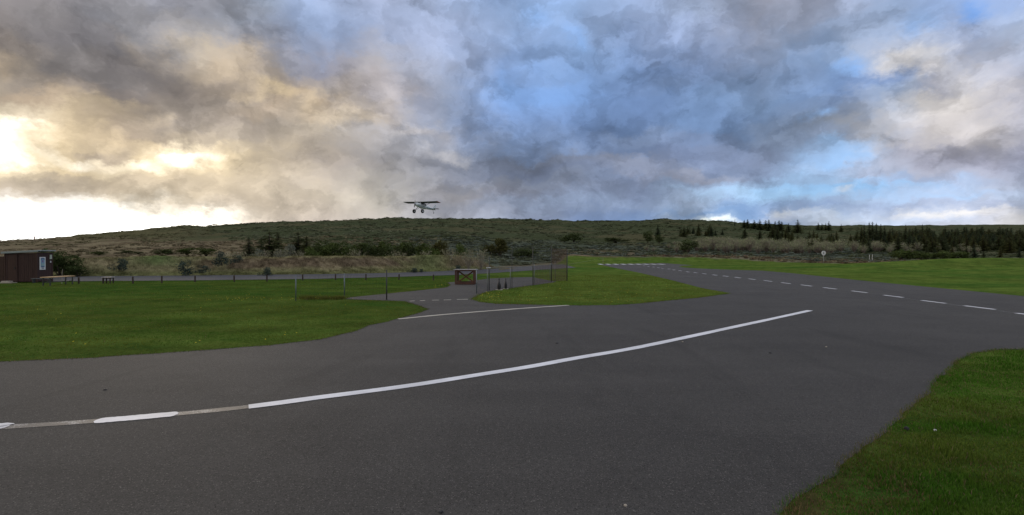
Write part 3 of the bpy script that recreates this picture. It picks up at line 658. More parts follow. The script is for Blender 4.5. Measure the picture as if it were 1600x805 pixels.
# tan field tussocks at left
N = 3200; hp = rng.uniform(-60, 700, N); hY = rng.uniform(56, 190, N); ok = (fbm(hp / 25, hY / 9, 3, 40) > .42)
hp, hY = hp[ok], hY[ok]; pts = np.stack([(hp - F) / F * hY, hY], -1); n = len(pts)
bs = np.array([[.28, .235, .15]]) * rng.uniform(.55, 1.25, (n, 1)) * np.where(rng.uniform(0, 1, (n, 1)) < .25, np.array([[.5, .55, .5]]), 1)
scatter_clumps('dry_tussocks', pts, rng.uniform(.5, 1.5, n), rng.uniform(.25, .65, n), 22, bs, 'dry tan tussocks in the field behind the bank')
# rough dug ground at right
N = 1500; hp = rng.uniform(1000, 1520, N); hY = Lfar(hp) + rng.uniform(.5, 26, N); pts = np.stack([(hp - F) / F * hY, hY], -1); n = len(pts)
bs = np.where(rng.uniform(0, 1, (n, 1)) < .55, np.array([[.30, .26, .16]]), np.array([[.18, .12, .085]])) * rng.uniform(.6, 1.2, (n, 1))
scatter_clumps('rough_verge', pts, rng.uniform(.4, 1.3, n), rng.uniform(.15, .5, n), 22, bs, 'straw coloured and brown rough growth beyond the right lawn')

def trunk_mb(h, r, lean=0., n=6, nseg=5):
    mb = MB(); mb.tube([(lean * h * (i / nseg) ** 1.5, 0, h * i / nseg - .1) for i in range(nseg + 1)], [max(.01, r * (1 - .85 * i / nseg)) for i in range(nseg + 1)], n); return mb
M['bark'] = plain('bark', (.07, .055, .042), .9, .4, 6)
M['pale_bark'] = plain('pale_bark', (.19, .16, .13), .9, .3, 6)
PROT = {}
def proto_spruce(key, h, w, col, seed, gap=.12):
    r_ = np.random.default_rng(seed); T = []; C = []
    lev = int(h * 5); up = []
    for i in range(lev):
        z = h * (.05 + .95 * (i / lev)); rad = w * (1 - (z / h)) ** .72 * r_.uniform(.7, 1.15) + .04
        nb = int(6 + 5 * (1 - z / h))
        for j in range(nb):
            if r_.uniform() < gap: continue
            a = r_.uniform(0, 2 * np.pi); L = rad * r_.uniform(.65, 1.15); d = np.array([math.cos(a), math.sin(a), 0]); s_ = np.array([-d[1], d[0], 0])
            for q_ in range(4):
                t0, t1 = q_ / 4, (q_ + 1.15) / 4; dr = -.38
                p0 = d * L * t0 + np.array([0, 0, z + dr * L * t0 ** 1.4]); p1 = d * L * t1 + np.array([0, 0, z + dr * L * t1 ** 1.4 + .04])
                wd = L * .26 * (1.15 - t0) + .05
                T.append([p0 + s_ * wd + [0, 0, -.05 * r_.uniform()], p0 - s_ * wd + [0, 0, -.08], p1 + s_ * r_.normal(0, .3) * wd]);
                T.append([p0 + [0, 0, .03], p1, (p0 + p1) / 2 + [0, 0, -wd * r_.uniform(.5, 1.3)]])
                cc_ = np.array(col) * r_.uniform(.6, 1.5) * (.8 + .5 * t0); C += [cc_, cc_]
    T.append([[-.05, 0, h * .93], [.05, 0, h * .93], [0, 0, h * 1.04]]); C.append(np.array(col))
    t = empty('spruce_tree'); trunk_mb(h * .97, .018 * h + .02).build('trunk', M['bark'], t, True)
    tri_obj('crown', np.array(T, float), np.array(C), M['leaf'], t); PROT[key] = t
def proto_bush(key, name, h, w, col, seed, ntri=900, ts=.10, lobes=9, limbs=5, bark='bark', zlow=.1, zr=.22):
    r_ = np.random.default_rng(seed); t = empty(name); T = []; mb = MB(); C = []
    for l in range(lobes):
        a = r_.uniform(0, 6.28); q_ = r_.uniform(.15, .75); z = h * r_.uniform(zlow + .2, .82)
        c = np.array([math.cos(a) * w * q_ * (1.1 - z / h * .6), math.sin(a) * w * q_ * (1.1 - z / h * .6), z]); rr_ = np.array([w * .42, w * .42, h * zr]) * r_.uniform(.6, 1.1)
        k_ = leaf_tris(c, rr_, ts * h / 3, int(ntri / lobes)); T.append(k_); C.append(np.array(col) * r_.uniform(.7, 1.3) * rng.uniform(.55, 1.5, (len(k_), 1)))
        if l < limbs: mb.tube([(0, 0, -.1), tuple(c * np.array([.4, .4, .5])), tuple(c)], [.022 * h, .014 * h, .005 * h], 5)
    mb.build('trunk', M[bark], t, True)
    T = np.concatenate(T); T = T[:, :, :]; tri_obj('crown', T, np.concatenate(C), M['leaf'], t); PROT[key] = t
def proto_bare(key, name, h, w, seed, col=(.28, .235, .205), tipc=(.29, .32, .18), nt=190, leaf=True, tw=.022):
    r_ = np.random.default_rng(seed); t = empty(name); T = []; C = []; L = []; LC = []
    for i in range(nt):
        a = r_.uniform(0, 6.28); sp = w * r_.uniform(.1, 1) ** .7; hh_ = h * r_.uniform(.55, 1.05) * (1 - .25 * (sp / w) ** 2)
        p = [np.array([math.cos(a) * sp * q_ ** .8 * (.25 + .75 * q_) + r_.normal(0, .04) * q_, math.sin(a) * sp * q_ ** .8 * (.25 + .75 * q_) + r_.normal(0, .04) * q_, hh_ * q_ - .05]) for q_ in (0, .35, .7, 1)]
        c = np.array(col) * r_.uniform(.6, 1.5); s_ = np.array([math.cos(a + 1.57), math.sin(a + 1.57), 0]) * tw
        s2 = np.array([math.cos(a + .4), math.sin(a + .4), 0]) * tw
        for j in range(3):
            k0, k1 = (1 - j * .28), (1 - (j + 1) * .28)
            for ss in (s_, s2): T.append([p[j] - ss * k0, p[j] + ss * k0, p[j + 1] + ss * k1]); C.append(c)
            for _ in range(2):   # side shoots
                u_ = r_.uniform(); b0 = p[j] * (1 - u_) + p[j + 1] * u_; e = b0 + np.array([r_.normal(0, .16), r_.normal(0, .16), r_.uniform(.12, .4)]) * h / 2.5
                T.append([b0 - s_ * .5, b0 + s_ * .5, e]); C.append(c * 1.1)
        if leaf:
            for _ in range(3):
                q_ = r_.uniform(.45, 1); b0 = p[2] * (1 - q_) + p[3] * q_ if q_ > .5 else p[2]
                L.append(b0 + r_.normal(0, .14, 3)); LC.append(np.array(tipc) * r_.uniform(.6, 1.4))
    tri_obj('branches', np.array(T), np.array(C), M['twig'], t)
    if leaf:
        L = np.array(L); n = len(L); a = rng.normal(0, .05, (n, 3)); b_ = rng.normal(0, .05, (n, 3)); tri_obj('foliage', np.stack([L + a, L + b_, L - a - b_], 1), np.array(LC), M['leaf'], t)
    PROT[key] = t
used = set()
def place(key, px, Yd, sc, label, cat, group=None, sz=None, dz=0., zz=None):
    src = PROT[key]
    if key in used:
        o = src.copy(); COL.objects.link(o)
        for ch in src.children: c = ch.copy(); COL.objects.link(c); c.parent = o
        if 'group' in o: del o['group']
    else: o = src; used.add(key)
    x_, y_ = at(px, Yd); z_ = float(H(x_, y_)) if zz is None else zz
    o.location = (x_, y_, z_ + dz); s2 = sc if sz is None else sz
    o.scale = (sc, sc, s2); o.rotation_euler = (0, 0, random.uniform(0, 6.28)); tag(o, label, cat, group); return o
def by_top(py, Yd, x_, y_):    # height that brings a crown up to photo row py
    return max(.3, CH + (HZ - py) / F * Yd - float(H(x_, y_)))
DK = (.080, .100, .052); MG = (.048, .066, .024)
proto_spruce('s1', 5, 1.35, DK, 1); proto_spruce('s2', 5, 1.15, (.066, .092, .056), 2); proto_spruce('s3', 5, 1.6, (.088, .104, .048), 3, .3); proto_spruce('s4', 5, 1.25, (.100, .106, .046), 4)
def spruce(px, Yd, top, label, group=None, key=None, fat=1.):
    x_, y_ = at(px, Yd); h = by_top(top, Yd, x_, y_) / 5
    return place(key or random.choice(['s1', 's2', 's3', 's4']), px, Yd, h * fat, label, 'tree', group, sz=h)
# dense stand on the right hillside
cnt = 0
def stretch(px, cuts, names):
    for c_, n_ in zip(cuts, names):
        if px < c_: return n_
    return names[-1]
for i in range(265):
    px = random.uniform(1345, 1660) if i % 3 else random.uniform(1400, 1640)
    Yd = random.uniform(150, 330)
    tp = np.interp(Yd, [150, 330], [373, 357]) + random.uniform(-4, 3) + (0 if px > 1380 else 4)
    w_ = stretch(px, (1400, 1470, 1540), ('left end', 'left half', 'right half', 'right end')) + (' and front' if Yd < 205 else ' and middle' if Yd < 270 else ' and back')
    spruce(px, Yd, tp, 'dark spruce at the %s of the dense stand on the right hillside' % w_, 'spruces at the %s of the dense stand' % w_, fat=1.9)
for px, tp in [(1350, 350), (1358, 347), (1363, 345.5), (1369, 348), (1376, 349), (1346, 354), (1382, 352), (1345, 358), (1390, 356)]:
    spruce(px, 235, tp + .5, 'tall dark spruce in the pointed group rising above the right skyline', 'spruces rising above the right skyline')
for px, tp in [(1415, 351), (1441, 350.5), (1448, 351)]:
    spruce(px, 330, tp, 'small spruce tip on the far right skyline', 'far right skyline spruces')
# skyline group
for px, tp in [(1163, 343.5), (1168, 342.5), (1178, 343.5), (1187, 343), (1196, 344), (1201, 343), (1211, 345.5), (1217, 344.5), (1221, 346), (1232, 349)]:
    spruce(px, 560, tp, 'small dark spruce in the row on the skyline right of the summit', 'row of skyline spruces', fat=2.1)
spruce(1246, 520, 343, 'lone broad dark spruce standing highest on the skyline', key='s3', fat=1.7)
for px, tp in [(1278, 347), (1284, 348.5), (1290, 348.5), (1295, 345), (1314, 350)]:
    spruce(px, 640, tp, 'small skyline spruce between the lone spruce and the dense stand', 'skyline spruces right of the lone one', fat=1.3)
spruce(1148, 640, 341, 'thin young tree at the left end of the skyline spruces', key='s2', fat=.5)
# dark thickets on the slope
for i in range(34):
    px = random.gauss(1090, 22) if i < 22 else random.gauss(1215, 20)
    Yd = random.uniform(260, 340) if i < 22 else random.uniform(300, 420)
    x_, y_ = at(px, Yd)
    lab = ('dark bushy spruce in the thicket on the slope left of the summit', 'spruce thicket left of the summit') if i < 22 else ('dark bushy spruce in the thicket below the skyline row', 'spruce thicket below the skyline row')
    spruce(px, Yd, (355 if i < 22 else 357) + random.uniform(-6, 5) if True else 0, *lab, fat=1.5)
for i in range(46):
    px = random.uniform(1230, 1360); Yd = random.uniform(170, 300); tp = np.interp(Yd, [170, 300], [374, 362]) + random.uniform(-4, 5)
    spruce(px, Yd, tp, 'olive dark spruce among the bare willows left of the dense stand', 'scattered spruces left of the dense stand', key=random.choice(['s3', 's4']), fat=1.2)
# bare willow thickets
for i_, sd_ in enumerate((11, 12, 13)): proto_bare('w%d' % i_, 'willow_shrub', 3, 1.5, sd_, nt=170)
for i in range(150):
    px = random.uniform(1010, 1620) if i % 3 else random.uniform(1080, 1340); Yd = random.uniform(146, 205)
    top = np.interp(px, [1000, 1060, 1130, 1250, 1340, 1450, 1600], [382, 376, 371, 373, 378, 380, 384]) + random.uniform(-3, 6) + (Yd < 160) * 4
    x_, y_ = at(px, Yd); h = by_top(top, Yd, x_, y_) / 3
    w_ = stretch(px, (1080, 1180, 1270, 1310, 1400, 1500), ('at the left end', 'left of the middle', 'just left of the round sign', 'straight behind the round sign', 'behind the two white posts', 'above the brown verge', 'above the right lawn mound')) + (' and in front' if Yd < 172 else ' and at the back')
    place(random.choice(['w0', 'w1', 'w2']), px, Yd, max(h, .6) * random.uniform(1.0, 1.5), 'bare brownish willow, ' + w_, 'shrub', 'willows of the long thicket ' + w_, sz=h)
# green bushes
proto_bush('b1', 'green_shrub', 3, 1.5, (.075, .100, .032), 21, 1300, .11); proto_bush('b2', 'green_shrub', 3, 1.7, (.060, .080, .030), 22, 1300, .11, 12); proto_bush('b3', 'green_shrub', 3, 1.3, (.085, .115, .036), 23, 1300, .10)
proto_bush('p1', 'pine_tree', 4, 1.3, (.088, .088, .032), 24, 2400, .085, 14, 7, zlow=.05); proto_bush('g1', 'grey_willow', 2, 1.1, (.19, .21, .165), 25, 900, .08, 8, 5, 'pale_bark')
def bush(key, px, Yd, top, wd, label, cat='shrub', group=None, hb=3.):
    x_, y_ = at(px, Yd); h = by_top(top, Yd, x_, y_) / hb
    return place(key, px, Yd, wd, label, cat, group, sz=h)
# conifers and pines behind the bank
for px, tp, Yd, key, fat, lab in [(389, 370, 60, 's1', 1.9, 'dark layered spruce, leftmost of the trees behind the bank'), (421, 361, 66, 's3', 2.6, 'tallest broad olive conifer behind the bank'), (434, 364, 68, 's4', 2.2, 'olive conifer just right of the tallest one behind the bank'), (408, 371, 69, 's2', 2.0, 'narrow dark conifer between the layered spruce and the tallest one'), (466, 362, 70, 's3', 2.4, 'broad dark conifer right of the pale bare bush behind the bank'), (479, 369, 68, 's4', 2.2, 'short dark conifer at the right of the conifer group behind the bank')]:
    spruce(px, Yd, tp, lab, key=key, fat=fat)
bush('g1', 450, 60, 376, 1.5, 'pale grey bare willow in front of the conifers behind the bank', hb=2)
bush('g1', 402, 58, 384, 1.0, 'small pale grey willow at the foot of the layered spruce', hb=2)
bush('g1', 436, 57, 388, .9, 'low pale willow at the foot of the tallest conifer', hb=2)
for px, tp, Yd, key, wd in [(500, 374, 62, 'b2', 1.3), (515, 378, 60, 'b1', 1.3), (486, 384, 58, 'b3', 1.1), (535, 377, 64, 'b2', 1.4), (545, 385, 60, 'b1', 1.1), (560, 379, 66, 'b1', 1.3), (578, 377, 66, 'b2', 1.2), (596, 376, 68, 'b1', 1.2), (612, 380, 66, 'b2', 1.2), (628, 378, 68, 'b1', 1.1), (645, 377, 68, 'b2', 1.2), (660, 379, 66, 'b1', 1.1), (672, 382, 64, 'b3', 1.1), (720, 379, 70, 'b3', 1.1)]:
    bush(key, px, Yd, tp, wd, 'dense dark green shrub in the hedge-like row behind the bank', group='green shrubs in a row behind the bank')
for px, tp, Yd in [(690, 372, 72), (682, 376, 74)]:
    bush('p1', px, Yd, tp, .8 if px > 685 else .7, 'rusty olive pine behind the bank near the hurdle' if False else ('taller rusty olive pine right of the shrub row behind the bank' if px > 685 else 'lower rusty olive pine at the right end of the shrub row'), 'tree', hb=4)
bush('p1', 781, 100, 369, 1.8, 'tall dark pine directly behind the netting fence', 'tree', hb=4)
bush('p1', 766, 102, 380, 1.3, 'lower pine left of the tall pine behind the netting fence', 'tree', hb=4)
bush('b1', 826, 105, 390, 2.1, 'low dark shrub right of the tall pine, behind the netting', hb=3)
bush('b2', 812, 103, 388, 1.6, 'low dark shrub touching the right foot of the tall pine', hb=3)
proto_bare('w5', 'bare_shrub', 2.2, 1.4, 44, col=(.30, .27, .21), tipc=(.24, .24, .15), nt=55)
for i, (px, tp) in enumerate([(556, 385), (622, 388), (702, 384), (732, 386), (751, 385), (664, 388), (362, 392), (376, 390), (414, 388), (441, 385), (470, 388)]):
    x_, y_ = at(px, 57); h = by_top(tp, 57, x_, y_) / 2.2
    place('w5', px, 57, 1.0, 'pale leafless shrub among the greenery just behind the bank', 'shrub', 'pale leafless shrubs behind the bank', sz=h)
# dark round bushes in the tan field
for px, tp, Yd, wd, lab in [(255, 389, 95, 1.6, 'low dark bush in the tan field left of the pair of bushes'), (292, 387, 92, 1.7, 'round dark bush in the tan field, left of the two largest'), (322, 387, 90, 1.8, 'widest dark bush in the tan field left of the conifers'), (200, 391, 100, 1.2, 'dark bush in the tan field above the green hump of the bank'), (216, 393, 98, .9, 'small dark bush beside another above the green hump'), (155, 393, 100, 1.7, 'low spreading bush in the tan field right of the hut'), (94, 391, 41.5, 1.1, 'big dark leafy bush behind the right side of the hut'), (104, 398, 42.5, 1.0, 'lower dark bush at the right foot of the big bush by the hut'), (76, 388, 44, .9, 'dark bush hidden behind the hut roof'), (122, 415, 41.5, .8, 'small dark bush at the left end of the bank')]:
    bush('b2' if Yd < 60 else random.choice(['b1', 'b2']), px, Yd, tp, wd, lab)
for px, tp, wd, lab in [(896, 363, 3.2, 'round dark bush on the slope above the sandy patch'), (963, 371, 5.0, 'wide low dark bush on the middle of the slope'), (1012, 360, 2.0, 'small upright dark bush on the middle slope'), (1030, 366, 1.6, 'tiny dark bush right of the upright one on the slope'), (1075, 374, 2.6, 'dark evergreen at the left end of the willow thicket'), (882, 367, 2.0, 'small dark bush on the slope above the netting')]:
    bush('b2', px, 150 if px == 1075 else 210, tp, wd, lab)
for i, (px, tp) in enumerate([(1448, 385), (1460, 387), (1488, 383), (1510, 384), (1522, 383), (1537, 392), (1563, 386), (1593, 386), (1408, 389), (1420, 390), (1437, 392), (1472, 391), (1500, 392)]):
    if i < 8: spruce(px, 110, tp, 'young dark spruce in the front row above the right lawn', 'front row of young spruces above the right lawn', fat=1.3)
    else: bush('b3', px, 108, tp, 2.0, 'bright green bush in the front row above the right lawn', group='green bushes in the front row above the right lawn')
# lupin bushes on the face of the bank (grey-green)
proto_bush('l1', 'lupin_clump', 1, .6, (.060, .085, .072), 26, 900, .14, 10, 3, zlow=-.15, zr=.36)
for px, py, wd, sz_, dpt, lab in [(293, 421, 1.0, 1.15, 43.6, 'grey green lupin clump on the bank below the green hump'), (316, 421, .85, .6, 43.4, 'low lupin clump right of the one below the green hump'), (347, 406, 1.1, 1.15, 45.3, 'lupin clump standing on the crest of the bank'), (368, 405, .8, .6, 45.5, 'small lupin clump on the crest beside the taller one'), (414.5, 427, .85, .82, 43.6, 'round lupin clump at the foot of the bank'), (645, 422, .8, .42, 50, 'low clump at the foot of the bank near the hurdle table'), (713, 418, .75, .45, 52.6, 'low clump on the bank just above the hurdle table'), (186, 415, 1.0, .9, 43.2, 'lupin clump on the bank left of the green hump'), (660, 422, .5, .3, 50, 'tiny clump at the foot of the bank right of a low one')]:
    x_, y_ = at(px, dpt); zb = CH - (py - HZ) / F * dpt
    place('l1', px, dpt, wd * 1.5, lab, 'plant', sz=sz_ * .95, zz=zb - .1 - .22 * sz_)

# ------------------------------------------------------------------ hut
M['brown_wood'] = wood('dark_brown_boards', (.044, .019, .015)); M['dark_wood'] = wood('brown_boards_reddish', (.050, .022, .015))
M['roof_felt'] = plain('pale_roof_felt', (.30, .34, .33), .8, .2, 4); M['timber'] = wood('yellowish_timber', (.55, .36, .18), axis=0)
M['dark_metal'] = plain('dark_green_metal', (.03, .035, .033), .5, .2, 20, 0); M['grey_post'] = plain('galvanised_steel', (.16, .19, .21), .45, .2, 20, .5)
M['dark_post'] = plain('dark_post', (.035, .04, .038), .6, .2, 20); M['post_wood'] = wood('brown_post_wood', (.045, .028, .020))
M['red_wood'] = wood('reddish_stained_wood', (.090, .038, .026)); M['brace_wood'] = wood('brownish_brace_wood', (.14, .06, .028)); M['table_top'] = plain('weathered_table_board', (.32, .30, .29), .7, .2, 6)
M['white'] = plain('white_enamel', (.72, .73, .72), .5, .06, 10); M['black'] = plain('black_plastic', (.012, .012, .014), .6, .2, 20)
M['net'] = plain('grey_net_cord', (.05, .045, .035), .8, .1, 20); M['brown_net'] = plain('brown_net_cord', (.13, .075, .055), .8, .1, 20); M['rail'] = plain('pale_rail', (.27, .25, .18), .6, .2, 10); M['stone'] = plain('pale_stone', (.40, .36, .30), .9, .2, 8)
th = R(-8); hut = empty('wooden_hut', (-30.9, 33.3, 0), 0)
tag(hut, 'dark brown wooden hut with a pale flat roof and a poster at the left edge', 'hut')
W_, Dp, h0 = 1.82, 1.32, 1.92
fd = Vector((-math.cos(th), math.sin(th), 0)); sdv = Vector((math.sin(th), math.cos(th), 0))
def hp_(a, b_, z): return fd * a + sdv * b_ + Vector((0, 0, z))
def boards(mb, a0, b0, a1, b1, z0, z1, n, t=.022):
    for i in range(n):
        q0, q1 = i / n, (i + 1) / n; o_ = .004 * (i % 2)
        p0 = hp_(a0 + (a1 - a0) * q0, b0 + (b1 - b0) * q0, 0); p1 = hp_(a0 + (a1 - a0) * q1, b0 + (b1 - b0) * q1, 0)
        d = (p1 - p0).normalized(); nn = Vector((d.y, -d.x, 0)); c = (p0 + p1) / 2 + nn * o_
        ang = math.atan2(d.y, d.x); mb.box((c.x, c.y, (z0 + z1) / 2), ((p1 - p0).length - .006, t, z1 - z0), Matrix.Rotation(ang, 4, 'Z'), .003)
mb = MB(); boards(mb, 0, 0, W_, 0, .06, h0, 15); mb.build('front_wall', M['brown_wood'], hut)
mb = MB(); boards(mb, 0, .02, 0, Dp, .06, h0 + .03, 12); mb.build('side_wall', M['brown_wood'], hut)
mb = MB(); boards(mb, W_, .02, W_, Dp, .06, h0, 12); mb.build('side_wall', M['brown_wood'], hut)
mb = MB(); boards(mb, 0, Dp, W_, Dp, .06, h0, 15); mb.build('rear_wall', M['brown_wood'], hut)
mb = MB(); c = hp_(W_ / 2, Dp / 2, h0 + .10); mb.box(c, (W_ + .3, Dp + .3, .075), Matrix.Rotation(-th, 4, 'Z') @ Matrix.Rotation(R(-3.2), 4, 'Y'), .01); rf = mb.build('roof', M['roof_felt'], hut)
mb = MB(); c = hp_(W_ / 2, -.135, h0 + .05); mb.box(c + Vector((0, 0, .02)), (W_ + .32, .02, .10), Matrix.Rotation(-th, 4, 'Z') @ Matrix.Rotation(R(-3.2), 4, 'Y')); mb.build('fascia', M['roof_felt'], rf)
mb = MB(); c = hp_(W_ * .78, -.035, .93); mb.box(c, (.5, .03, 1.72), Matrix.Rotation(-th, 4, 'Z')); dr = mb.build('door', M['dark_wood'], hut)
mb = MB()
for a_ in (W_ * .78 - .29, W_ * .78 + .29): c = hp_(a_, -.04, .95); mb.box(c, (.07, .035, 1.8), Matrix.Rotation(-th, 4, 'Z'))
mb.build('door_frame', M['brown_wood'], dr)
mb = MB(); c = hp_(W_ * .78 - .19, -.075, .95); mb.box(c, (.03, .04, .12), Matrix.Rotation(-th, 4, 'Z')); mb.build('handle', M['dark_metal'], dr)
mb = MB()
for a_, b_ in ((0, 0), (W_, 0), (0, Dp)): c = hp_(a_, b_ - .01, h0 / 2); mb.box(c, (.07, .07, h0 - .02), Matrix.Rotation(-th, 4, 'Z'))
mb.build('corner_post', M['dark_wood'], hut)
# poster on the right side wall
side = Vector((math.cos(th), -math.sin(th), 0))
def on_side(b_, z, out=.03): return sdv * b_ + side * out + Vector((0, 0, z))
sign = empty('poster', Vector((-30.9, 33.3, 0))); tag(sign, 'tall white notice board with a blue panel on the side of the hut', 'sign')
Ms = Matrix((( sdv.x, 0, side.x, 0), (sdv.y, 0, side.y, 0), (0, 1, 0, 0), (0, 0, 0, 1)))
def sflat(b_, z, w, h, o_, th_=.01): mb = MB(); mb.box(on_side(b_, z, o_), (w, h, th_), Ms, .002); return mb
sflat(.42, 1.24, .50, .84, .035, .02).build('board', M['white'], sign)
pb = plain('poster_blue', (.22, .36, .50), .5, .15, 6); pn = plain('poster_navy', (.06, .09, .20), .5, .15, 6); pr = plain('poster_purple', (.25, .12, .30), .5, .1, 6); pg = plain('poster_teal', (.30, .44, .44), .5, .1, 6)
sflat(.42, 1.30, .33, .58, .048, .006).build('printed_panel', pb, sign)
mb = MB(); mb.tube([on_side(.42 + .13 * math.cos(a), 1.50 + .09 * math.sin(a), .055) for a in np.linspace(0, math.pi, 9)], .022, 6); mb.build('arch_emblem', pn, sign, True)
sflat(.41, 1.38, .11, .13, .054, .006).build('purple_badge', pr, sign)
sflat(.42, 1.16, .28, .14, .054, .006).build('teal_panel', pg, sign)
for z_, w_ in ((1.04, .30), (.985, .24), (.90, .22)): sflat(.42, z_, w_, .035, .054, .006).build('text_line', pn, sign)
ns = sflat(1.15, 1.66, .20, .30, .035, .02).build('notice', plain('pale_green_notice', (.42, .47, .38), .6, .1, 6)); ns.location = (-30.9, 33.3, 0); tag(ns, 'small pale green notice near the top corner of the hut side', 'sign')
ns = sflat(1.13, 1.33, .07, .12, .035, .03).build('wall_lamp', M['white']); ns.location = (-30.9, 33.3, 0); tag(ns, 'tiny pale fitting below the green notice on the hut side', 'fitting')
st = MB(); st.box(hp_(W_ * .78, -.42, .09), (.46, .34, .10), Matrix.Rotation(-th, 4, 'Z'), .012); st.box(hp_(W_ * .78, -.45, .02), (.85, .55, .04), Matrix.Rotation(-th, 4, 'Z'), .01)
o = st.build('door_step', M['stone']); o.location = (-30.9, 33.3, 0); tag(o, 'pale stone step on a slab in front of the hut door', 'step')
fn = empty('board_screen', (-32.95, 33.9, 0)); tag(fn, 'brown upright board screen joining the left side of the hut', 'fence')
mb = MB()
for i in range(22): mb.box((-.02 - i * .13, .012 * (i % 2), .86), (.125, .022, 1.66))
mb.build('board_panel', M['dark_wood'], fn); mb = MB()
for z_ in (.35, 1.35): mb.box((-1.4, .045, z_), (2.9, .04, .09))
mb.build('rail', M['brown_wood'], fn)
for x_ in (-.02, -1.4, -2.8): mb = MB(); mb.box((x_, .11, .85), (.09, .09, 1.75)); mb.build('post', M['brown_wood'], fn)
# low bench beside hut
o = empty('low_bench', (*at(62, 33.0), 0), R(8)); tag(o, 'low grey plank bench against the side of the hut', 'bench')
mb = MB(); mb.box((.1, 0, .27), (1.1, .22, .04)); mb.build('seat', plain('grey_plank', (.12, .13, .13), .8), o)
for x_ in (-.35, .55): mb = MB(); mb.box((x_, 0, .125), (.06, .2, .25)); mb.build('leg', M['dark_metal'], o)
# long table with yellow plank
A_ = Vector((*at(70, 29.8), 0)); B_ = Vector((*at(110, 31.6), 0)); dd = B_ - A_
o = empty('picnic_table', tuple((A_ + B_) / 2), math.atan2(dd.y, dd.x)); tag(o, 'long table with a yellowish plank top on dark metal legs in front of the hut', 'table')
L_ = dd.length + .1
for j in range(3): mb = MB(); mb.box((0, (j - 1) * .17, .50), (L_ + .06 * (j % 2), .158, .045)); mb.build('top_plank', M['timber'], o)
for sx in (-1, 1):
    for sy in (-1, 1): mb = MB(); mb.box((sx * (L_ / 2 - .16), sy * .2, .24), (.05, .05, .48)); mb.build('leg', M['dark_metal'], o)
mb = MB(); mb.box((0, .0, .20), (L_ - .34, .04, .04)); mb.build('stretcher', M['dark_metal'], o)
mb = MB()
for sx in (-1, 1): mb.box((sx * (L_ / 2 - .16), 0, .20), (.04, .36, .04))
mb.build('cross_brace', M['dark_metal'], o)
mb = MB(); x_, y_ = at(96.3, 31.8); mb.tube([(0, 0, 0), (.01, 0, .45), (.05, 0, .92)], [.012, .01, .008], 6); o = mb.build('marker_stake', M['stone']); o.location = (x_, y_, 0); tag(o, 'thin pale stake standing behind the long table', 'stake')
# stool table
o = empty('stool', (*at(169, 32.4), 0), R(6)); tag(o, 'small square stool with pale top next to a wooden post', 'stool')
mb = MB(); mb.box((0, 0, .385), (.56, .42, .045)); mb.build('seat', M['table_top'], o)
mb = MB(); mb.box((0, 0, .33), (.46, .34, .05)); mb.build('apron', M['post_wood'], o)
for sx in (-1, 1):
    for sy in (-1, 1): mb = MB(); mb.box((sx * .2, sy * .15, .17), (.055, .055, .34)); mb.build('leg', M['post_wood'], o)
# wooden posts
def wpost(h):
    bm = bmesh.new(); bmesh.ops.create_cone(bm, cap_ends=True, segments=10, radius1=.05, radius2=.045, depth=h)
    bmesh.ops.bevel(bm, geom=[e for e in bm.edges if all(v.co.z > 0 for v in e.verts)], offset=.01, segments=2, affect='EDGES')
    for v in bm.verts: v.co.z += h / 2
    me = bpy.data.meshes.new('wooden_post'); bm.to_mesh(me); bm.free(); me.materials.append(M['post_wood']); return me
wm = wpost(.46)
for px, py in [(123, 443.3), (161, 443), (207.5, 443.2), (252.5, 442.5), (304.5, 441), (366, 440.6), (417, 440), (473, 438.3), (524, 437.6), (571.6, 437.6), (623.3, 437.5), (677, 438.2)]:
    x_, y_ = G(px, py); o = bpy.data.objects.new('wooden_post', wm); COL.objects.link(o); o.location = (x_, y_, -.02); o.rotation_euler = (R(random.uniform(-2, 2)), R(random.uniform(-2, 2)), random.uniform(0, 6)); o.scale = (1, 1, random.uniform(.92, 1.08))
    if px == 161: tag(o, 'short dark wooden post standing right beside the small stool', 'post', 'short wooden posts along the gravel road')
    else: tag(o, 'short dark wooden post in the row between lawn and gravel road', 'post', 'short wooden posts along the gravel road')
# cross-braced starting table
o = empty('starting_table', (*G(726.5, 444.8), 0), R(-4)); tag(o, 'reddish wooden work table with crossed braces and pale top on the asphalt pad', 'table')
mb = MB(); mb.box((0, .38, .905), (1.42, .92, .035)); mb.build('table_top', M['table_top'], o)
mb = MB(); mb.box((0, -.02, .855), (1.2, .04, .08)); mb.box((0, .78, .845), (1.2, .04, .08)); mb.build('apron', M['red_wood'], o)
for x_ in (-.56, .56):
    for y_ in (0, .76): mb = MB(); mb.box((x_, y_, .44), (.11, .09, .88)); mb.build('leg', M['red_wood'], o)
for (xa, xb) in ((-.52, .52), (.52, -.52)): mb = MB(); mb.bar((xa, .40 if xa < 0 else .36, .84), (xb, .40 if xa < 0 else .36, .10), .035, .085); mb.build('cross_brace', M['brace_wood'], o)
mb = MB(); mb.box((.02, -.06, .075), (1.02, .05, .13)); mb.build('bottom_rail', M['red_wood'], o)
mb = MB(); mb.box((.0, .80, .12), (1.0, .04, .08)); mb.build('bottom_rail', M['red_wood'], o)
mb = MB()
for x_ in (-.56, .56): mb.box((x_, .38, .10), (.05, .66, .08))
mb.build('side_rail', M['red_wood'], o)
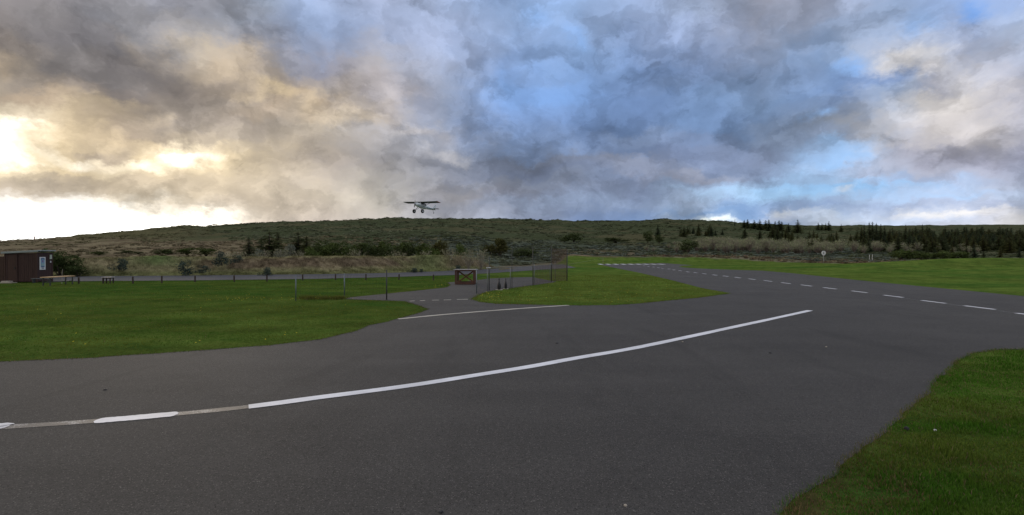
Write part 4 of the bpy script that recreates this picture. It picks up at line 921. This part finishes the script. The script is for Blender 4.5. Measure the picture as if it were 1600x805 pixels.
# black bottle-shaped markers
def lathe(prof_, n=16):
    mb = MB(); 
    for r_, z_ in prof_:
        for j in range(n): a = 2 * math.pi * j / n; mb.v.append((r_ * math.cos(a), r_ * math.sin(a), z_))
    for i in range(len(prof_) - 1):
        for j in range(n): mb.f.append((i * n + j, i * n + (j + 1) % n, (i + 1) * n + (j + 1) % n, (i + 1) * n + j))
    mb.f.append(tuple(range(n))[::-1]); mb.f.append(tuple((len(prof_) - 1) * n + j for j in range(n))); return mb
for px, py, s_, lab in [(779.8, 453.3, 1.0, 'wider black bottle-shaped marker, left one of the two'), (790.2, 451.8, .95, 'slimmer black bottle-shaped marker, right one of the two')]:
    o = empty('bottle_marker', (*G(px, py), 0)); tag(o, lab, 'marker', 'black bottle-shaped markers by the netting')
    fx = 1.2 if px < 785 else .98
    m_ = lathe([(.052, .0), (.058, .02), (.075, .12), (.080, .2), (.076, .27), (.055, .35), (.034, .41), (.022, .46), (.020, .54)]); bo = m_.build('body', M['black'], o, True)
    m_ = lathe([(.026, .535), (.028, .55), (.027, .585), (.012, .60)]); m_.build('cap', M['black'], o, True); o.scale = (fx, fx, s_)
    m_ = MB(); x_, y_ = G(px, py); m_.box((0, 0, .012), (.3, .26, .02)); q_ = m_.build('base_plate', M['stone'], o)

# ------------------------------------------------------------------ fences
def post(px, py, top, r, mat, par, name='post', cap=None):
    x_, y_ = G(px, py); h = CH + (HZ - top) / F * y_
    mb = MB(); mb.tube([(x_, y_, -.05), (x_, y_, h)], r, 8); p_ = mb.build(name, mat, par, True); return (x_, y_, h), p_
def wires(par, pts, zs, r, name, mat, vstep=None, z0=.03):
    mb = MB()
    for a, b_ in zip(pts[:-1], pts[1:]):
        for z_ in zs: mb.tube([(a[0], a[1], z_), ((a[0] + b_[0]) / 2, (a[1] + b_[1]) / 2, z_ - .01), (b_[0], b_[1], z_)], r, 3, False)
        if vstep:
            L = math.hypot(b_[0] - a[0], b_[1] - a[1]); n = int(L / vstep)
            for i in range(1, n):
                t = i / n; X_, Y_ = a[0] + (b_[0] - a[0]) * t, a[1] + (b_[1] - a[1]) * t; mb.tube([(X_, Y_, z0), (X_, Y_, zs[-1])], r, 3, False)
    return mb.build(name, mat, par)
f1 = empty('wire_fence', (0, 0, 0)); tag(f1, 'low see-through wire fence on three thin posts at the edge of the left lawn', 'fence')
P1, _ = post(462, 470.3, 429.5, .022, M['grey_post'], f1); P2, _ = post(538, 465, 427.5, .022, M['grey_post'], f1); P3, _ = post(604, 468.6, 422, .027, M['dark_post'], f1)
wires(f1, [P1, P2, P3], [.05, .25, .45, .65, .85, .98], .0016, 'wire_mesh', M['net'], .18)
f2 = empty('netting_fence', (0, 0, 0)); tag(f2, 'tall netting fence on dark poles around the asphalt pad', 'fence')
Q = []
for px, py, tp, r_, mt in [(744.5, 459.2, 420, .022, 'grey_post'), (764.3, 454.6, 401, .024, 'dark_post'), (800, 450, 383, .015, 'dark_post'), (832.6, 446.3, 385, .02, 'dark_post'), (861.6, 440.6, 385, .024, 'dark_post'), (886, 439, 391, .034, 'dark_post')]:
    q_, pp = post(px, py, tp, r_, M[mt], f2); Q.append(q_)
for px, py, tp in [(761.6, 455, 418), (797.3, 450.2, 416), (834.6, 446, 412), (859.4, 441, 413.5), (867.5, 440, 407)]:
    post(px, py, tp, .014, M['grey_post'], f2, 'short_post')
mb = MB(); mb.tube([(Q[1][0] - .14, Q[1][1] - .02, 1.17), (Q[1][0] + .08, Q[1][1] - .02, 1.17)], .022, 8); mb.build('clamp', M['white'], f2, True)
mb = MB(); mb.tube([(Q[4][0] - .13, Q[4][1] - .03, 1.17), (Q[4][0] + .07, Q[4][1] - .03, 1.17)], .03, 8); mb.build('clamp', M['grey_post'], f2, True)
mb = MB()
for a, b_ in zip(Q[1:-1], Q[2:]): mb.tube([(a[0], a[1], 1.17), (b_[0], b_[1], 1.17)], .013, 6)
mb.build('rail', M['rail'], f2)
wires(f2, Q, [.05, .3, .55, .8, 1.0, 1.15], .0030, 'low_netting', M['net'], .12)
wires(f2, Q[1:5], [1.4, 1.7, 2.0, 2.3], .0021, 'high_netting', M['net'], .2, 1.2)
wires(f2, Q[3:5], list(np.arange(.1, 1.25, .12)), .0035, 'low_netting', M['brown_net'], .1)
wires(f2, Q[4:], list(np.arange(.1, 2.3, .1)), .0085, 'side_netting', M['brown_net'], .06)
# far wire running right from the last pole
mb = MB(); mb.tube([(Q[5][0], Q[5][1], 1.12), (16, 90, 1.02)], .006, 4); mb.tube([(16, 90, -.1), (16, 90, 1.1)], .03, 6)
o = mb.build('boundary_wire', M['rail']); tag(o, 'single thin wire running from the netting fence towards the runway end', 'wire')

# ------------------------------------------------------------------ round sign, white posts, marker on the hill
x_, y_ = at(1286.8, 100); zg = float(H(x_, y_)); o = empty('round_sign', (x_, y_, zg)); tag(o, 'round white sign on a thin pole beyond the far side of the runway', 'sign')
zc = CH + (HZ - 395.5) / F * 100 - zg
mb = MB(); mb.tube([(0, .03, -.1), (0, .03, zc + .3)], .05, 8); mb.build('pole', plain('pale_grey_pole', (.42, .42, .42), .6, .1, 10), o, True)
mb = MB(); mb.tube([(0, -.045, zc), (0, 0, zc)], .43, 28); mb.build('disc', M['white'], o)
mb = MB(); mb.box((0, -.06, zc), (.13, .02, .42), None, .01); mb.box((0, -.06, zc - .02), (.2, .02, .16), None, .01); mb.build('symbol', plain('grey_symbol', (.20, .20, .21), .6, .1, 10), o)
for px, tp, lab in [(1358.5, 398, 'left thin white post of the pair before the willows'), (1363, 397.5, 'right thin white post of the pair before the willows')]:
    x_, y_ = at(px, 108); zg = float(H(x_, y_)); h = CH + (HZ - tp) / F * 108 - zg
    mb = MB(); mb.tube([(0, 0, -.1), (0, 0, h)], [.045, .04], 6); o = mb.build('white_post', M['white']); o.location = (x_, y_, zg); tag(o, lab, 'post')
for px, lab in [(746, 'left white stub post at the right end of the bank'), (748.6, 'right white stub post at the right end of the bank')]:
    x_, y_ = at(px, 100); zg = float(H(x_, y_)); mb = MB(); h = CH + (HZ - 396.5) / F * 100 - zg
    mb.tube([(0, 0, -.1), (0, 0, h)], .06, 7); o = mb.build('white_post', M['white']); o.location = (x_, y_, zg); tag(o, lab, 'post')
x_, y_ = at(54, 415); zg = float(H(x_, y_)); mb = MB(); mb.tube([(0, 0, -.3), (0, 0, 1.6)], [.5, .3], 6); mb.tube([(0, 0, 1.5), (0, 0, 2.3)], [.75, .6], 8); o = mb.build('hill_marker', plain('dull_red', (.30, .10, .07), .7)); o.location = (x_, y_, zg); tag(o, 'tiny reddish marker standing on the left skyline', 'marker')

# ------------------------------------------------------------------ aeroplane
pl = empty('model_aeroplane', (*at(659.5, 31), CH + (HZ - 322.3) / F * 31)); tag(pl, 'white high-wing model aeroplane with fat black tyres flying over the hill', 'aeroplane')
# local frame: +X forward (nose), +Y left wing, +Z up; span 2.55 m
mwhite = plain('white_film', (.80, .86, .88), .35, .05, 10); mteal = plain('teal_trim', (.05, .14, .17), .35, .1, 10); mdark = plain('dark_film', (.045, .05, .045), .4, .1, 10)
mgl = plain('cabin_window', (.02, .025, .03), .15, .1, 10); mpk = plain('spinner', (.45, .43, .52), .3, .05, 10); mtire = plain('tyre_rubber', (.012, .012, .012), .8, .1, 20); mred = plain('wing_tip_red', (.5, .22, .18), .4, .05, 10)
secs = [(.62, .05, .055, .0), (.60, .085, .085, .0), (.48, .105, .11, -.005), (.34, .115, .12, -.005), (.20, .12, .165, .03), (.02, .12, .175, .035), (-.22, .115, .165, .025), (-.45, .085, .115, .015), (-.8, .055, .075, .02), (-1.1, .03, .045, .035), (-1.22, .015, .03, .04)]
mb = MB(); nS = 14
for x_, hw, hh_, zc_ in secs:
    for j in range(nS):
        a = 2 * math.pi * j / nS; ca, sa = math.cos(a), math.sin(a); e = .65
        mb.v.append((x_, hw * abs(ca) ** e * (1 if ca > 0 else -1), zc_ + hh_ * abs(sa) ** e * (1 if sa > 0 else -1)))
for i in range(len(secs) - 1):
    for j in range(nS): mb.f.append((i * nS + j, i * nS + (j + 1) % nS, (i + 1) * nS + (j + 1) % nS, (i + 1) * nS + j))
mb.f.append(tuple(range(nS))); mb.f.append(tuple((len(secs) - 1) * nS + j for j in range(nS))[::-1])
fus = mb.build('fuselage', mwhite, pl, True)
mb = MB()
for s_ in (-1, 1): mb.box((.12, s_ * .119, .12), (.26, .006, .10), Matrix.Rotation(R(-4), 4, 'Y')); mb.box((-.14, s_ * .114, .12), (.2, .006, .09))
mb.box((.315, 0, .105), (.012, .19, .12), Matrix.Rotation(R(38), 4, 'Y')); mb.build('cabin_windows', mgl, fus)
mb = MB()
for s_ in (-1, 1):
    mb.add([(.5, s_ * .112, -.03), (.5, s_ * .112, -.06), (-.2, s_ * .122, -.06), (-.95, s_ * .052, .0), (-.95, s_ * .052, .05), (-.2, s_ * .122, -.01)], [(0, 1, 2, 3, 4, 5) if s_ > 0 else (5, 4, 3, 2, 1, 0)])
mb.build('side_stripe', mteal, fus)
def wing(mb, span, chord, xle, z, th_, dih=0., sweep=0., tipc=1.):
    prof_ = [(0, 0), (.03, .42), (.12, .8), (.3, 1.0), (.6, .72), (.85, .3), (1, 0), (.85, -.06), (.5, -.16), (.2, -.22), (.05, -.18)]
    n = len(prof_); st_ = [-1, -.97, -.6, -.2, .2, .6, .97, 1]
    for s_ in st_:
        c = chord * (tipc if abs(s_) > .96 else 1) * (.86 if abs(s_) == 1 else 1)
        for (u_, v_) in prof_: mb.v.append((xle - c * u_ - sweep * abs(s_) - (chord - c) * .5 * 0, s_ * span / 2, z + th_ * v_ + dih * abs(s_) * span / 2))
    for i in range(len(st_) - 1):
        for j in range(n): mb.f.append((i * n + j, i * n + (j + 1) % n, (i + 1) * n + (j + 1) % n, (i + 1) * n + j))
    mb.f.append(tuple(range(n))[::-1]); mb.f.append(tuple((len(st_) - 1) * n + j for j in range(n)))
mb = MB(); wing(mb, 2.6, .42, .27, .19, .045, .015); wg = mb.build('wing', mdark, pl, True)
mb = MB()
for s_ in (-1, 1): mb.box((.06, s_ * 1.305, .222), (.38, .012, .03))
mb.build('wing_tip', mred, wg)
mb = MB(); wing(mb, .82, .2, -.98, .06, .015); mb.build('tailplane', mdark, pl, True)
mb = MB(); mb.add([(-.93, .008, .08), (-1.18, .01, .33), (-1.28, .008, .33), (-1.27, .004, .0), (-1.1, .008, .02), (-.93, -.008, .08), (-1.18, -.01, .33), (-1.28, -.008, .33), (-1.27, -.004, .0), (-1.1, -.008, .02)], [(0, 1, 2, 3, 4), (9, 8, 7, 6, 5), (0, 5, 6, 1), (1, 6, 7, 2), (2, 7, 8, 3), (3, 8, 9, 4), (4, 9, 5, 0)]); mb.build('fin', mwhite, pl)
for s_ in (-1, 1):
    mb = MB(); mb.tube([(.06, s_ * .10, -.08), (.0, s_ * .62, .185)], .010, 6); mb.build('wing_strut', mdark, pl)
    mb = MB(); mb.tube([(.26, s_ * .06, -.10), (.27, s_ * .18, -.22), (.27, s_ * .30, -.36)], .014, 6); mb.tube([(.10, s_ * .06, -.10), (.27, s_ * .28, -.35)], .008, 6); mb.build('landing_gear', mdark, pl)
    mb = MB(); R_, r_ = .085, .042; nA, nB = 22, 10; cx, cy, cz = .27, s_ * .33, -.37
    for i in range(nA):
        a = 2 * math.pi * i / nA
        for j in range(nB):
            q_ = 2 * math.pi * j / nB; rr_ = R_ + r_ * math.cos(q_); mb.v.append((cx + rr_ * math.cos(a), cy + r_ * 1.15 * math.sin(q_), cz + rr_ * math.sin(a)))
    for i in range(nA):
        for j in range(nB): mb.f.append((i * nB + j, i * nB + (j + 1) % nB, ((i + 1) % nA) * nB + (j + 1) % nB, ((i + 1) % nA) * nB + j))
    ty = mb.build('wheel', mtire, pl, True)
    mb = MB(); mb.tube([(cx, cy - .035, cz), (cx, cy + .035, cz)], .048, 12); mb.build('rim', mwhite, ty)
mb = MB(); mb.tube([(.60, 0, 0), (.66, 0, 0), (.70, 0, 0), (.725, 0, 0)], [.05, .042, .025, .006], 14); mb.build('spinner', mpk, pl, True)
mb = MB()
for s_ in (-1, 1):
    st_ = [(.02, .010), (.08, .022), (.15, .024), (.21, .016), (.235, .006)]
    for i, (z_, w_) in enumerate(st_):
        tw_ = .6 - z_ * 1.6; mb.v += [(.655 + w_ * math.sin(tw_), w_ * math.cos(tw_) * s_, s_ * z_), (.655 - w_ * math.sin(tw_), -w_ * math.cos(tw_) * s_, s_ * z_), (.661 + w_ * math.sin(tw_), w_ * math.cos(tw_) * s_, s_ * z_), (.661 - w_ * math.sin(tw_), -w_ * math.cos(tw_) * s_, s_ * z_)]
    k0 = 0 if s_ < 0 else 4 * len(st_)
    for i in range(len(st_) - 1):
        a = k0 + 4 * i; mb.f += [(a, a + 1, a + 5, a + 4), (a + 2, a + 6, a + 7, a + 3), (a, a + 4, a + 6, a + 2), (a + 1, a + 3, a + 7, a + 5)]
mb.build('propeller', mdark, pl)
mb = MB(); mb.tube([(-1.0, 0, 0), (-1.1, 0, -.12), (-1.14, 0, -.16)], .008, 6); mb.tube([(-1.14, -.012, -.19), (-1.14, .012, -.19)], .03, 12); mb.build('tail_wheel', mtire, pl)
hd = Vector((-.515, -.857, 0)).normalized()
pl.rotation_mode = 'QUATERNION'
zq = Vector((1, 0, 0)).rotation_difference(hd); pl.rotation_quaternion = Matrix.Rotation(math.atan2(hd.y, hd.x), 4, 'Z').to_quaternion() @ Matrix.Rotation(R(-8), 4, 'Y').to_quaternion() @ Matrix.Rotation(R(-2), 4, 'X').to_quaternion()

# ------------------------------------------------------------------ small debris
def pebble(name, px, py, r, mat, label, cat, fl_=.5):
    bm = bmesh.new(); bmesh.ops.create_icosphere(bm, subdivisions=2, radius=r)
    for v in bm.verts: v.co *= 1 + random.uniform(-.22, .22); v.co.z *= fl_
    me = bpy.data.meshes.new(name); bm.to_mesh(me); bm.free(); me.materials.append(mat); o = bpy.data.objects.new(name, me); COL.objects.link(o)
    o.location = (*G(px, py), .004 + r * fl_ * .7); o.rotation_euler[2] = random.uniform(0, 6); tag(o, label, cat)
pebble('pebble', 978, 793, 0.014, M['stone'], 'pale pebble on the asphalt at the bottom of the photo', 'stone')
pebble('pebble', 1463, 675, 0.014, M['white'], 'whitish pebble lying in the near right grass', 'stone', .9)
pebble('dark_clod', 1418, 673, 0.023, M['black'], 'dark clod lying in the near right grass', 'clod', .9)
pebble('dark_clod', 688, 803, 0.019, M['black'], 'dark clod on the asphalt at the bottom edge of the photo', 'clod', .4)
pebble('pebble', 1067, 535, 0.019, M['stone'], 'small pale pebble just below the long curved line', 'stone')
pebble('dark_clod', 1204, 552.5, 0.026, M['black'], 'small dark clod on the asphalt right of the long curved line', 'clod', .4)
pebble('pebble', 1292, 543, 0.019, M['stone'], 'small pale pebble on the asphalt towards the right verge', 'stone')
pebble('dark_clod', 870, 537, 0.033, M['black'], 'flat dark clod on the asphalt above the long curved line', 'clod', .3)
pebble('dark_clod', 163, 610, 0.023, M['black'], 'flat dark clod on the asphalt above the short dash', 'clod', .3)
